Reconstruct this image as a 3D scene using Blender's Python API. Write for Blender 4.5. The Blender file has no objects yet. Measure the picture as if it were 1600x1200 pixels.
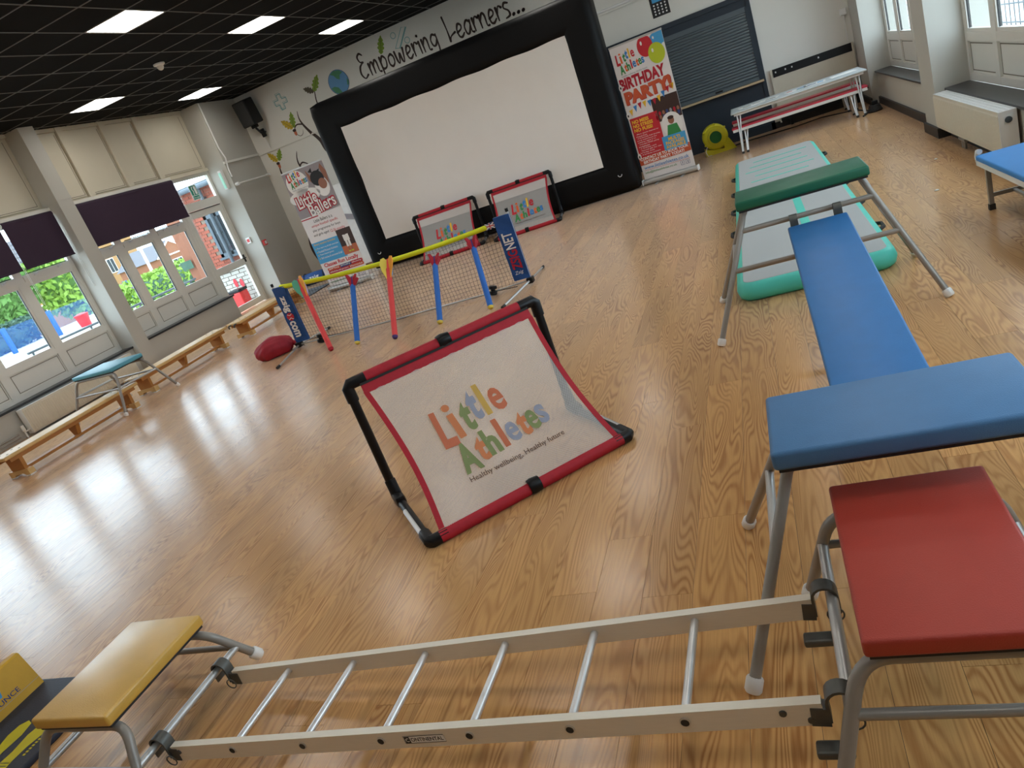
import bpy, bmesh, math, random
from mathutils import Vector, Matrix, Quaternion
random.seed(7)
S = bpy.context.scene
COL = S.collection
V = Vector
PI = math.pi

# ------------------------------------------------------------------ camera, world, exposure
cam_d = bpy.data.cameras.new('camera'); cam = bpy.data.objects.new('camera', cam_d); COL.objects.link(cam)
RIGHT = V((0.905376, 0.26562854, -0.33126392))
DOWN = V((-0.20195741, -0.4168735, -0.88624471))
FWD = V((-0.37350704, 0.86928589, -0.32378161))
FPX = 1132.0242
CAMP = V((0, 0, 1.6))
m3 = Matrix((RIGHT, -DOWN, -FWD)).transposed()
cam.matrix_world = Matrix.Translation(CAMP) @ m3.to_4x4()
cam_d.sensor_fit = 'HORIZONTAL'; cam_d.sensor_width = 36.0; cam_d.lens = FPX * 36.0 / 1600.0
cam_d.clip_start = 0.05; cam_d.clip_end = 500
S.camera = cam
S.view_settings.view_transform = 'Standard'; S.view_settings.look = 'None'
S.view_settings.gamma = 1.0; S.view_settings.use_curve_mapping = False
S.view_settings.exposure = 0.52
S.cycles.use_denoising = True
S.cycles.max_bounces = 10; S.cycles.diffuse_bounces = 5; S.cycles.glossy_bounces = 4
S.cycles.transparent_max_bounces = 16; S.cycles.transmission_bounces = 4
S.cycles.sample_clamp_indirect = 6.0; S.cycles.caustics_reflective = False; S.cycles.caustics_refractive = False
SKY_STRENGTH = 4.7
LAMP_STRENGTH = 9.0
w = bpy.data.worlds.new('world'); S.world = w; w.use_nodes = True
bg = w.node_tree.nodes['Background']
bg.inputs[0].default_value = (0.72, 0.87, 1.0, 1); bg.inputs[1].default_value = SKY_STRENGTH

def portal(name, loc, sx, sy, rot):
    d = bpy.data.lights.new(name, 'AREA'); d.shape = 'RECTANGLE'; d.size = sx; d.size_y = sy
    d.cycles.is_portal = True
    o = bpy.data.objects.new(name, d); COL.objects.link(o); o.location = loc; o.rotation_euler = rot; o['kind'] = 'helper'
# window openings guide the sky light into the hall
portal('portal_left_windows', (-9.86, 6.1, 1.55), 2.3, 4.8, (0, -PI/2, 0))
portal('portal_left_door', (-9.86, 10.5, 1.4), 2.6, 3.4, (0, -PI/2, 0))
portal('portal_right_windows', (2.2, 6.5, 1.5), 2.2, 12.3, (0, PI/2, 0))

# ------------------------------------------------------------------ node helpers / materials
MATS = {}
def newmat(name):
    m = bpy.data.materials.new(name); m.use_nodes = True
    nt = m.node_tree; b = nt.nodes['Principled BSDF']
    MATS[name] = m
    return m, nt, b
def nd(nt, t, **kw):
    n = nt.nodes.new(t)
    for k, v in kw.items(): setattr(n, k, v)
    return n
def mathn(nt, op, a, b=None, clamp=False):
    n = nd(nt, 'ShaderNodeMath', operation=op); n.use_clamp = clamp
    for i, x in enumerate((a, b)):
        if x is None: continue
        if isinstance(x, (int, float)): n.inputs[i].default_value = x
        else: nt.links.new(x, n.inputs[i])
    return n.outputs[0]
def mixc(nt, fac, a, b, blend='MIX'):
    n = nd(nt, 'ShaderNodeMix', data_type='RGBA', blend_type=blend)
    for i, x in ((0, fac), (6, a), (7, b)):
        if isinstance(x, (int, float)): n.inputs[i].default_value = x
        elif isinstance(x, tuple): n.inputs[i].default_value = (*x[:3], 1)
        else: nt.links.new(x, n.inputs[i])
    return n.outputs[2]
def noise(nt, vec, scale, detail=2, rough=0.5, dist=0.0):
    n = nd(nt, 'ShaderNodeTexNoise'); n.inputs['Scale'].default_value = scale
    n.inputs['Detail'].default_value = detail; n.inputs['Roughness'].default_value = rough; n.inputs['Distortion'].default_value = dist
    if vec is not None: nt.links.new(vec, n.inputs['Vector'])
    return n.outputs['Fac']
def vscale(nt, vec, s):
    n = nd(nt, 'ShaderNodeVectorMath', operation='MULTIPLY'); nt.links.new(vec, n.inputs[0]); n.inputs[1].default_value = s
    return n.outputs[0]
def pm(name, col, rough=0.5, metal=0.0, var=0.10, scale=14.0, bump=0.0, bscale=200.0, coat=0.0, spec=0.5, stretch=None):
    """a painted / plastic / metal surface with faint procedural variation"""
    if name in MATS: return MATS[name]
    m, nt, b = newmat(name)
    tc = nd(nt, 'ShaderNodeTexCoord').outputs['Object']
    if stretch: tc = vscale(nt, tc, stretch)
    f = noise(nt, tc, scale, 3)
    a = tuple(max(0, c * (1 - var)) for c in col); c2 = tuple(min(1, c * (1 + var)) for c in col)
    nt.links.new(mixc(nt, f, a, c2), b.inputs['Base Color'])
    b.inputs['Roughness'].default_value = rough; b.inputs['Metallic'].default_value = metal
    b.inputs['Specular IOR Level'].default_value = spec
    if coat: b.inputs['Coat Weight'].default_value = coat; b.inputs['Coat Roughness'].default_value = 0.25
    if bump:
        bn = nd(nt, 'ShaderNodeBump'); bn.inputs['Strength'].default_value = bump; bn.inputs['Distance'].default_value = 0.002
        nt.links.new(noise(nt, tc, bscale, 2), bn.inputs['Height']); nt.links.new(bn.outputs[0], b.inputs['Normal'])
    return m
def emat(name, col, strength):
    m, nt, b = newmat(name)
    b.inputs['Base Color'].default_value = (*col, 1); b.inputs['Emission Color'].default_value = (*col, 1)
    tc = nd(nt, 'ShaderNodeTexCoord').outputs['Object']
    f = noise(nt, tc, 3, 1)
    nt.links.new(mathn(nt, 'MULTIPLY', mathn(nt, 'ADD', mathn(nt, 'MULTIPLY', f, 0.1), 0.95), strength), b.inputs['Emission Strength'])
    return m
def s2l(r, g, b):
    f = lambda c: ((c / 255 + 0.055) / 1.055) ** 2.4 if c > 10 else c / 255 / 12.92
    return (f(r), f(g), f(b))

# wooden floor: oak vinyl planks
def wood_floor():
    m, nt, b = newmat('oak_plank')
    geo = nd(nt, 'ShaderNodeNewGeometry').outputs['Position']
    oi = nd(nt, 'ShaderNodeObjectInfo').outputs['Random']
    at = nd(nt, 'ShaderNodeAttribute', attribute_name='plank_id').outputs['Fac']
    r = mathn(nt, 'FRACT', mathn(nt, 'ADD', oi, at))
    cmb = nd(nt, 'ShaderNodeCombineXYZ')
    nt.links.new(mathn(nt, 'MULTIPLY', r, 31.7), cmb.inputs[0]); nt.links.new(mathn(nt, 'MULTIPLY', r, 77.1), cmb.inputs[1]); nt.links.new(mathn(nt, 'MULTIPLY', r, 13.0), cmb.inputs[2])
    add = nd(nt, 'ShaderNodeVectorMath', operation='ADD'); nt.links.new(geo, add.inputs[0]); nt.links.new(cmb.outputs[0], add.inputs[1])
    P = add.outputs[0]
    n1 = noise(nt, vscale(nt, P, (7.0, 0.8, 1)), 1.0, 1.6, 0.45, 0.35)
    ring = mathn(nt, 'SINE', mathn(nt, 'MULTIPLY', n1, 190.0))
    ring = mathn(nt, 'POWER', mathn(nt, 'ADD', mathn(nt, 'MULTIPLY', ring, 0.5), 0.5), 1.7)
    fib = noise(nt, vscale(nt, P, (190, 7, 1)), 1.0, 3, 0.6)
    big = noise(nt, vscale(nt, P, (2.2, 0.7, 1)), 1.0, 2, 0.5)
    fine = noise(nt, vscale(nt, P, (420, 10, 1)), 1.0, 2, 0.6)
    msk = noise(nt, vscale(nt, P, (5.0, 0.9, 1)), 1.3, 2, 0.5)
    ring = mathn(nt, 'MULTIPLY', ring, mathn(nt, 'ADD', mathn(nt, 'MULTIPLY', fine, 0.9), 0.5), True)
    ring = mathn(nt, 'MULTIPLY', ring, mathn(nt, 'ADD', mathn(nt, 'MULTIPLY', mathn(nt, 'SUBTRACT', msk, 0.35), 2.2), 0.35, True), True)
    c = mixc(nt, ring, s2l(222, 173, 112), s2l(164, 110, 62))
    c = mixc(nt, mathn(nt, 'MULTIPLY', fib, 0.55), c, s2l(162, 110, 62))
    tone = mathn(nt, 'ADD', mathn(nt, 'MULTIPLY', r, 0.16), 0.9)
    tone = mathn(nt, 'MULTIPLY', tone, mathn(nt, 'ADD', mathn(nt, 'MULTIPLY', big, 0.3), 0.85))
    hs = nd(nt, 'ShaderNodeHueSaturation'); nt.links.new(c, hs.inputs['Color']); nt.links.new(tone, hs.inputs['Value'])
    hs.inputs['Saturation'].default_value = 1.02
    # scuffs worn into the lacquer
    sc = noise(nt, vscale(nt, geo, (9.0, 4.0, 1)), 9.0, 4, 0.7, 1.5)
    scf = mathn(nt, 'MULTIPLY', mathn(nt, 'SUBTRACT', sc, 0.68, True), 1.5, True)
    nt.links.new(mixc(nt, scf, hs.outputs[0], s2l(196, 180, 160)), b.inputs['Base Color'])
    rv = noise(nt, geo, 2.3, 4, 0.65)
    nt.links.new(mathn(nt, 'ADD', mathn(nt, 'MULTIPLY', rv, 0.12), 0.15), b.inputs['Roughness'])
    b.inputs['Specular IOR Level'].default_value = 0.5
    b.inputs['Sheen Weight'].default_value = 0.22; b.inputs['Sheen Roughness'].default_value = 0.45   # pale greyish sheen towards grazing angles
    bn = nd(nt, 'ShaderNodeBump'); bn.inputs['Strength'].default_value = 0.22; bn.inputs['Distance'].default_value = 0.0012
    h = mathn(nt, 'ADD', mathn(nt, 'MULTIPLY', fib, 0.5), mathn(nt, 'MULTIPLY', noise(nt, vscale(nt, geo, (14.0, 40.0, 1)), 1.0, 4, 0.7), 1.5))
    nt.links.new(h, bn.inputs['Height']); nt.links.new(bn.outputs[0], b.inputs['Normal'])
wood_floor()

def glass_mat(name, tint, refl=0.06):
    m, nt, b = newmat(name); nt.nodes.remove(b)
    out = nt.nodes['Material Output']
    tr = nd(nt, 'ShaderNodeBsdfTransparent'); tr.inputs[0].default_value = (*tint, 1)
    gl = nd(nt, 'ShaderNodeBsdfGlossy'); gl.inputs['Roughness'].default_value = 0.03
    lw = nd(nt, 'ShaderNodeLayerWeight'); lw.inputs[0].default_value = 0.5
    fr = mathn(nt, 'ADD', mathn(nt, 'MULTIPLY', mathn(nt, 'POWER', lw.outputs['Facing'], 5.0), 0.6), 0.03, True)
    mx = nd(nt, 'ShaderNodeMixShader'); nt.links.new(fr, mx.inputs[0]); nt.links.new(tr.outputs[0], mx.inputs[1]); nt.links.new(gl.outputs[0], mx.inputs[2])
    nt.links.new(mx.outputs[0], out.inputs[0])
glass_mat('window_glass', (0.96, 0.98, 0.98))

def mesh_fabric(name, col, alpha, freq=900.0, contrast=0.35):
    """see-through woven netting: threads with holes between them"""
    m, nt, b = newmat(name)
    out = nt.nodes['Material Output']
    uv = nd(nt, 'ShaderNodeTexCoord').outputs['UV']
    sx = nd(nt, 'ShaderNodeSeparateXYZ'); nt.links.new(uv, sx.inputs[0])
    a = mathn(nt, 'SINE', mathn(nt, 'MULTIPLY', sx.outputs[0], freq)); c = mathn(nt, 'SINE', mathn(nt, 'MULTIPLY', sx.outputs[1], freq))
    p = mathn(nt, 'MULTIPLY', a, c)
    fac = mathn(nt, 'ADD', mathn(nt, 'MULTIPLY', p, contrast), alpha, True)
    tr = nd(nt, 'ShaderNodeBsdfTransparent')
    b.inputs['Base Color'].default_value = (*col, 1); b.inputs['Roughness'].default_value = 0.8
    mx = nd(nt, 'ShaderNodeMixShader'); nt.links.new(fac, mx.inputs[0]); nt.links.new(tr.outputs[0], mx.inputs[1]); nt.links.new(b.outputs[0], mx.inputs[2])
    nt.links.new(mx.outputs[0], out.inputs[0])
mesh_fabric('goal_netting', (0.80, 0.77, 0.74), 0.43, 700.0, 0.32)
mesh_fabric('blue_fence_mesh', (0.02, 0.09, 0.30), 0.40, 260.0, 0.3)

def brick_paint(name, col, dark): pm(name, col, 0.85, 0, 0.28, 9.0, 0.4, 60)
pm('wall_grey', s2l(186, 184, 176), 0.75, 0, 0.03, 3.0, 0.15, 90)
pm('wall_white', s2l(222, 221, 214), 0.75, 0, 0.025, 3.0, 0.15, 90)
pm('cream_panel', s2l(206, 198, 178), 0.6, 0, 0.03, 4.0)
pm('upvc', s2l(222, 220, 212), 0.35, 0, 0.02, 6.0)
pm('panel_line', s2l(120, 112, 98), 0.7)
pm('dark_gasket', s2l(38, 38, 40), 0.6)
pm('sill_black', s2l(44, 45, 49), 0.35, 0, 0.15, 20)
pm('skirting_black', s2l(36, 36, 38), 0.5)
pm('ceiling_tile', (0.0028, 0.0028, 0.003), 0.95, 0, 0.25, 60, 0.3, 300, spec=0.15)
pm('ceiling_grid', s2l(104, 102, 99), 0.5, spec=0.3)
pm('navy_paint', s2l(30, 42, 54), 0.5, 0, 0.08, 6)
pm('shutter_grey', s2l(88, 98, 104), 0.45, 0.3, 0.05, 10)
pm('counter_wood', s2l(186, 164, 132), 0.5, 0, 0.15, 30, stretch=(1, 12, 12))
pm('black_plastic', (0.005, 0.005, 0.006), 0.38, 0, 0.2, spec=0.28)
pm('black_pvc', (0.0035, 0.0037, 0.0042), 0.5, 0, 0.15, 5, 0.25, 24, spec=0.2)
pm('black_rubber', (0.02, 0.02, 0.02), 0.7)
pm('screen_cloth', s2l(238, 235, 230), 0.85, 0, 0.03, 3, 0.9, 7)
pm('red_fabric', s2l(172, 22, 40), 0.7, 0, 0.18, 30, 0.35, 120)
pm('red_sack', s2l(160, 28, 48), 0.65, 0, 0.25, 20, 0.5, 30)
pm('white_plastic', s2l(232, 232, 230), 0.4, 0, 0.03)
pm('grey_tube', s2l(150, 145, 138), 0.32, 0.1, 0.07, 20)
pm('shiny_tube', s2l(196, 196, 194), 0.36, 0.6, 0.02, 20)
pm('chrome', s2l(222, 222, 222), 0.33, 0.75, 0.02, 20)
pm('aluminium', s2l(234, 226, 210), 0.38, 0.0, 0.05, 20, stretch=(1, 12, 12))
pm('steel_hook', s2l(92, 92, 88), 0.45, 0.5, 0.2, 40)
pm('vinyl_blue', s2l(74, 122, 168), 0.42, 0, 0.10, 10, 0.35, 320)
pm('vinyl_blue_deep', s2l(42, 112, 174), 0.42, 0, 0.10, 10, 0.35, 320)
pm('vinyl_red', s2l(172, 58, 44), 0.45, 0, 0.10, 10, 0.35, 320)
pm('vinyl_green', s2l(16, 98, 72), 0.45, 0, 0.10, 10, 0.35, 320)
pm('vinyl_yellow', s2l(216, 170, 74), 0.40, 0, 0.12, 10, 0.35, 320, coat=0.6)
pm('vinyl_teal', s2l(84, 156, 176), 0.45, 0, 0.08, 10, 0.3, 320)
pm('pad_bright_blue', s2l(54, 136, 208), 0.6, 0, 0.06, 10, 0.3, 320)
pm('mat_teal', s2l(84, 208, 190), 0.5, 0, 0.06, 8)
pm('mat_grey', s2l(176, 180, 180), 0.65, 0, 0.06, 180, 0.3, 500)
pm('bench_pine', s2l(214, 176, 116), 0.42, 0, 0.16, 12, stretch=(16, 1, 16))
pm('bench_brown', s2l(176, 118, 56), 0.45, 0, 0.18, 12, stretch=(3, 3, 16))
pm('blind_purple', s2l(48, 28, 50), 0.8, 0, 0.08, 12, 0.2, 300)
pm('radiator_white', s2l(214, 208, 192), 0.4, 0, 0.02)
pm('print_white', s2l(228, 224, 224), 0.5, 0, 0.02)
pm('banner_grey', s2l(150, 142, 146), 0.5, 0, 0.03)
for nme, c in dict(red=(196, 34, 48), orange=(222, 98, 42), yellow=(238, 190, 52), green=(54, 138, 74), blue=(52, 128, 196), lime=(186, 200, 44),
                   crimson=(176, 20, 44), sky=(70, 160, 214), navy=(38, 62, 120), black=(24, 22, 24), brown=(58, 36, 30), skin=(150, 100, 78), white=(236, 234, 232),
                   rust=(198, 84, 48), grey=(150, 150, 152), tealink=(124, 172, 172), leafgreen=(122, 152, 44), leafyellow=(196, 168, 40), leafdark=(74, 66, 44),
                   acorn=(188, 104, 70), globeblue=(96, 150, 196), globegreen=(74, 140, 104), purple=(110, 80, 150), darkbrown=(52, 34, 26), exitgreen=(34, 140, 116)).items():
    pm('ink_' + nme, s2l(*c), 0.55, 0, 0.04)
for nme, c in dict(red=(196, 110, 78), orange=(204, 126, 82), yellow=(198, 162, 82), green=(128, 140, 90), blue=(148, 152, 168), dark=(92, 74, 66)).items():
    pm('netink_' + nme, s2l(*c), 0.8, 0, 0.06, 200)
pm('hivis_yellow', s2l(222, 232, 30), 0.6, 0, 0.08, 30)
pm('net_string', (0.02, 0.02, 0.02), 0.8)
pm('sleeve_blue', s2l(20, 74, 138), 0.6, 0, 0.12, 14, 0.3, 60)
pm('foam_blue', s2l(42, 108, 196), 0.7, 0, 0.05)
pm('foam_red', s2l(228, 74, 74), 0.7, 0, 0.05)
pm('foam_orange', s2l(236, 156, 42), 0.7, 0, 0.05)
pm('foam_crimson', s2l(178, 28, 48), 0.7, 0, 0.05)
pm('foam_green', s2l(88, 170, 140), 0.7, 0, 0.05)
pm('foam_lilac', s2l(190, 176, 216), 0.7, 0, 0.05)
pm('foam_lightblue', s2l(116, 176, 220), 0.7, 0, 0.05)
pm('foam_yellow', s2l(226, 206, 84), 0.7, 0, 0.05)
pm('foam_purple', s2l(74, 54, 120), 0.7, 0, 0.05)
pm('blower_yellow', s2l(206, 200, 28), 0.45, 0, 0.08)
pm('blower_green', s2l(16, 104, 40), 0.5, 0, 0.1)
pm('table_grey', s2l(196, 204, 206), 0.3, 0, 0.05)
pm('bench_red', s2l(196, 52, 72), 0.35, 0, 0.06)
pm('board_cream', s2l(196, 190, 172), 0.6, 0, 0.04)
pm('maroon', s2l(50, 22, 24), 0.5, 0, 0.1)
pm('mat_navy', s2l(40, 48, 66), 0.55, 0, 0.12, 12, 0.4, 120)
pm('wedge_yellow', s2l(208, 160, 34), 0.5, 0, 0.12, 10, 0.5, 40)
pm('foot_yellow', s2l(206, 194, 28), 0.6, 0, 0.1)
pm('doormat_grey', s2l(92, 96, 100), 0.95, 0, 0.3, 90, 0.5, 300)
pm('alarm_red', s2l(206, 40, 36), 0.4)
pm('exit_lens', s2l(170, 232, 208), 0.3)
pm('paper_white', s2l(240, 240, 238), 0.7)
brick_paint('brick_red', s2l(148, 78, 60), None)
pm('brick_tan', s2l(150, 112, 72), 0.85, 0, 0.2, 30)
pm('brick_brown', s2l(132, 84, 62), 0.85, 0, 0.2, 30)
pm('brick_white', s2l(176, 172, 164), 0.85, 0, 0.12, 12, 0.4, 60)
pm('mortar', s2l(128, 112, 98), 0.9)
pm('roof_slate', s2l(92, 92, 98), 0.8, 0, 0.1, 3)
pm('window_grey', s2l(76, 88, 98), 0.5)
pm('outdoor_paving', s2l(186, 184, 178), 0.9, 0, 0.06, 2)
pm('outdoor_field', s2l(150, 160, 110), 0.95, 0, 0.2, 1)
pm('fence_blue', s2l(20, 84, 160), 0.5)
pm('rail_dark', s2l(64, 74, 80), 0.5)
pm('leaf_green', s2l(78, 118, 48), 0.7, 0, 0.35, 5)
pm('leaf_bright', s2l(116, 150, 52), 0.7, 0, 0.3, 5)
pm('leaf_dark', s2l(52, 84, 66), 0.7, 0, 0.35, 5)
pm('bark', s2l(110, 92, 74), 0.9)
pm('bin_red', s2l(184, 34, 48), 0.5)
pm('house_glass', s2l(44, 50, 56), 0.4, spec=0.2)
emat('lamp_panel', (1.0, 0.96, 0.89), LAMP_STRENGTH)

# ------------------------------------------------------------------ mesh helper
class MB:
    def __init__(s): s.v = []; s.f = []; s.uv = None
    def add(s, vs, fs):
        n = len(s.v); s.v += [tuple(v) for v in vs]; s.f += [tuple(i + n for i in f) for f in fs]; return s
    def box(s, a, b):
        x0, y0, z0 = a; x1, y1, z1 = b
        return s.add([(x0,y0,z0),(x1,y0,z0),(x1,y1,z0),(x0,y1,z0),(x0,y0,z1),(x1,y0,z1),(x1,y1,z1),(x0,y1,z1)],
                     [(0,3,2,1),(4,5,6,7),(0,1,5,4),(1,2,6,5),(2,3,7,6),(3,0,4,7)])
    def rbox(s, a, b, r=0.01, seg=2):
        bm = bmesh.new(); bmesh.ops.create_cube(bm, size=1.0)
        c = [(a[i] + b[i]) / 2 for i in range(3)]; d = [abs(b[i] - a[i]) for i in range(3)]
        for v in bm.verts: v.co = V((c[0] + v.co.x * d[0], c[1] + v.co.y * d[1], c[2] + v.co.z * d[2]))
        bmesh.ops.bevel(bm, geom=list(bm.edges), offset=min(r, min(d) * 0.49), segments=seg, profile=0.5, affect='EDGES')
        bm.verts.index_update()
        s.add([v.co[:] for v in bm.verts], [[v.index for v in f.verts] for f in bm.faces]); bm.free(); return s
    def beam(s, p0, p1, w, h, up=(0, 0, 1)):
        p0 = V(p0); p1 = V(p1); d = (p1 - p0).normalized(); u = V(up)
        sd = d.cross(u)
        if sd.length < 1e-6: sd = d.cross(V((1, 0, 0)))
        sd.normalize(); u = sd.cross(d)
        vs = [p + sd * (a * w / 2) + u * (b * h / 2) for p in (p0, p1) for a, b in ((-1,-1),(1,-1),(1,1),(-1,1))]
        return s.add(vs, [(0,1,2,3),(7,6,5,4),(0,4,5,1),(1,5,6,2),(2,6,7,3),(3,7,4,0)])
    def tube(s, pts, r, seg=8, cap=True):
        pts = [V(p) for p in pts]; n = len(pts); rs = r if isinstance(r, (list, tuple)) else [r] * n
        t0 = (pts[1] - pts[0]).normalized(); ref = V((0, 0, 1)) if abs(t0.z) < 0.9 else V((1, 0, 0))
        a = t0.cross(ref).normalized(); base = len(s.v); vs = []
        for i, p in enumerate(pts):
            t = (pts[min(i + 1, n - 1)] - pts[max(i - 1, 0)]).normalized()
            a = (a - t * a.dot(t)).normalized(); b = t.cross(a)
            for k in range(seg):
                th = 2 * PI * k / seg; vs.append(p + (a * math.cos(th) + b * math.sin(th)) * rs[i])
        fs = [(i*seg + k, i*seg + (k+1) % seg, (i+1)*seg + (k+1) % seg, (i+1)*seg + k) for i in range(n - 1) for k in range(seg)]
        if cap: fs += [tuple(range(seg - 1, -1, -1)), tuple((n-1)*seg + k for k in range(seg))]
        return s.add(vs, fs)
    def cyl(s, p0, p1, r, seg=12, r1=None): return s.tube([p0, p1], [r, r if r1 is None else r1], seg)
    def lathe(s, prof, o=(0,0,0), axis=(0,0,1), seg=16):
        ax = V(axis).normalized(); ref = V((1,0,0)) if abs(ax.x) < 0.9 else V((0,1,0)); a = ax.cross(ref).normalized(); b = ax.cross(a); o = V(o)
        vs = [o + ax * z + (a * math.cos(2*PI*k/seg) + b * math.sin(2*PI*k/seg)) * r for r, z in prof for k in range(seg)]
        n = len(prof)
        fs = [(i*seg + k, i*seg + (k+1) % seg, (i+1)*seg + (k+1) % seg, (i+1)*seg + k) for i in range(n - 1) for k in range(seg)]
        fs += [tuple(range(seg)), tuple((n-1)*seg + k for k in range(seg - 1, -1, -1))]
        return s.add(vs, fs)
    def prism(s, poly, fn, d0, d1):
        """2D outline extruded between depths d0,d1; fn(x,y,d)->3D"""
        n = len(poly); vs = [fn(x, y, d0) for x, y in poly] + [fn(x, y, d1) for x, y in poly]
        return s.add(vs, [tuple(range(n)), tuple(range(2*n - 1, n - 1, -1))] + [(i, n + i, n + (i+1) % n, (i+1) % n) for i in range(n)])
    def grid(s, fn, nu, nv, uvs=None):
        base = len(s.v)
        vs = [fn(i / nu, j / nv) for j in range(nv + 1) for i in range(nu + 1)]
        s.add(vs, [(j*(nu+1)+i, j*(nu+1)+i+1, (j+1)*(nu+1)+i+1, (j+1)*(nu+1)+i) for j in range(nv) for i in range(nu)])
        if uvs: s.uv = [(i / nu * uvs[0], j / nv * uvs[1]) for j in range(nv + 1) for i in range(nu + 1)]
        return s
    def mesh(s, name, mat=None, smooth=None):
        me = bpy.data.meshes.new(name); me.from_pydata(s.v, [], s.f)
        if mat: me.materials.append(MATS[mat])
        bm = bmesh.new(); bm.from_mesh(me); bmesh.ops.recalc_face_normals(bm, faces=bm.faces); bm.to_mesh(me); bm.free()
        if s.uv:
            ul = me.uv_layers.new(name='uv')
            for l in me.loops: ul.data[l.index].uv = s.uv[l.vertex_index]
        if smooth is not None:
            me.polygons.foreach_set('use_smooth', [True] * len(me.polygons))
            if smooth > 0: me.set_sharp_from_angle(angle=math.radians(smooth))
        return me
    def build(s, name, mat, parent=None, smooth=None, loc=None):
        o = bpy.data.objects.new(name, s.mesh(name, mat, smooth)); COL.objects.link(o); o.parent = parent
        if loc: o.location = loc
        return o
def tag(o, label=None, cat=None, group=None, kind=None):
    if label: o['label'] = label
    if cat: o['category'] = cat
    if group: o['group'] = group
    if kind: o['kind'] = kind
    return o
def thing(name, label, cat, loc=(0,0,0), rz=0.0, group=None):
    o = bpy.data.objects.new(name, None); COL.objects.link(o); o.location = loc; o.rotation_euler = (0, 0, rz); o.empty_display_size = 0.1
    return tag(o, label, cat, group)
def inst(name, me, parent, loc=(0,0,0), rot=None, scale=None):
    o = bpy.data.objects.new(name, me); COL.objects.link(o); o.parent = parent; o.location = loc
    if rot: o.rotation_euler = rot
    if scale: o.scale = scale
    return o
def copy_tree(o, parent=None):
    c = o.copy(); COL.objects.link(c); c.parent = parent
    for ch in list(o.children): copy_tree(ch, c)
    return c
def arc(c, r, a0, a1, n, ax=V((1,0,0)), ay=V((0,0,1))):
    return [V(c) + ax * (r * math.cos(a0 + (a1 - a0) * i / n)) + ay * (r * math.sin(a0 + (a1 - a0) * i / n)) for i in range(n + 1)]

# flat lettering -----------------------------------------------------------------
_tc = {}
def txt(s, bold=0.0, shear=0.0):
    k = (s, bold, shear)
    if k in _tc: return _tc[k]
    c = bpy.data.curves.new('t', 'FONT'); c.body = s; c.size = 1.0; c.offset = bold; c.shear = shear; c.resolution_u = 3; c.fill_mode = 'FRONT'
    o = bpy.data.objects.new('t', c); COL.objects.link(o); bpy.context.view_layer.update()
    dg = bpy.context.evaluated_depsgraph_get(); me = bpy.data.meshes.new_from_object(o.evaluated_get(dg))
    vs = [(v.co.x, v.co.y) for v in me.vertices]; fs = [tuple(p.vertices) for p in me.polygons]
    bpy.data.objects.remove(o); bpy.data.curves.remove(c); bpy.data.meshes.remove(me)
    x0 = min(v[0] for v in vs); x1 = max(v[0] for v in vs); y0 = min(v[1] for v in vs); y1 = max(v[1] for v in vs)
    _tc[k] = (vs, fs, x0, x1, y0, y1); return _tc[k]
def lettering(s, mat, parent, fn, x, y, width=None, height=None, bold=0.0, shear=0.0, rot=0.0, name='lettering', align='L'):
    """write s with its lower-left at (x,y) of the plane fn(x,y)->3D, fitted to width and/or cap height"""
    vs, fs, x0, x1, y0, y1 = txt(s, bold, shear)
    sy = height / (y1 - y0) if height else width / (x1 - x0)
    sx = width / (x1 - x0) if width else sy
    cr, sr = math.cos(rot), math.sin(rot); out = []
    off = -(x1 - x0) * sx / 2 if align == 'C' else 0
    for a, b in vs:
        a = (a - x0) * sx + off; b = (b - y0) * sy
        out.append(fn(x + a * cr - b * sr, y + a * sr + b * cr))
    return MB().add(out, fs).build(name, mat, parent)
def flat(poly, mat, parent, fn, name):
    return MB().add([fn(a, b) for a, b in poly], [tuple(range(len(poly)))]).build(name, mat, parent)
def rect(x0, y0, x1, y1): return [(x0, y0), (x1, y0), (x1, y1), (x0, y1)]
def disc(cx, cy, rx, ry=None, n=24, a0=0): return [(cx + rx * math.cos(a0 + 2*PI*i/n), cy + (ry or rx) * math.sin(a0 + 2*PI*i/n)) for i in range(n)]
LOGO1 = [('L', 0.00, 0.46, 0.17, 0.42, 'red', -0.05), ('i', 0.19, 0.50, 0.085, 0.40, 'orange', 0.05), ('t', 0.30, 0.53, 0.12, 0.33, 'green', -0.05),
         ('t', 0.42, 0.60, 0.12, 0.34, 'blue', -0.02), ('l', 0.565, 0.60, 0.06, 0.36, 'yellow', 0.0), ('e', 0.66, 0.59, 0.15, 0.26, 'red', 0.0)]
LOGO2 = [('A', 0.06, 0.10, 0.20, 0.36, 'green', 0.0), ('t', 0.26, 0.16, 0.12, 0.29, 'orange', -0.04), ('h', 0.38, 0.17, 0.14, 0.32, 'green', 0.03), ('l', 0.545, 0.19, 0.06, 0.35, 'red', 0.0),
         ('e', 0.625, 0.20, 0.135, 0.24, 'blue', 0.0), ('t', 0.765, 0.20, 0.115, 0.29, 'orange', -0.03), ('e', 0.875, 0.215, 0.125, 0.24, 'green', 0.0), ('s', 1.0, 0.23, 0.115, 0.23, 'blue', 0.0)]
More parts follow.
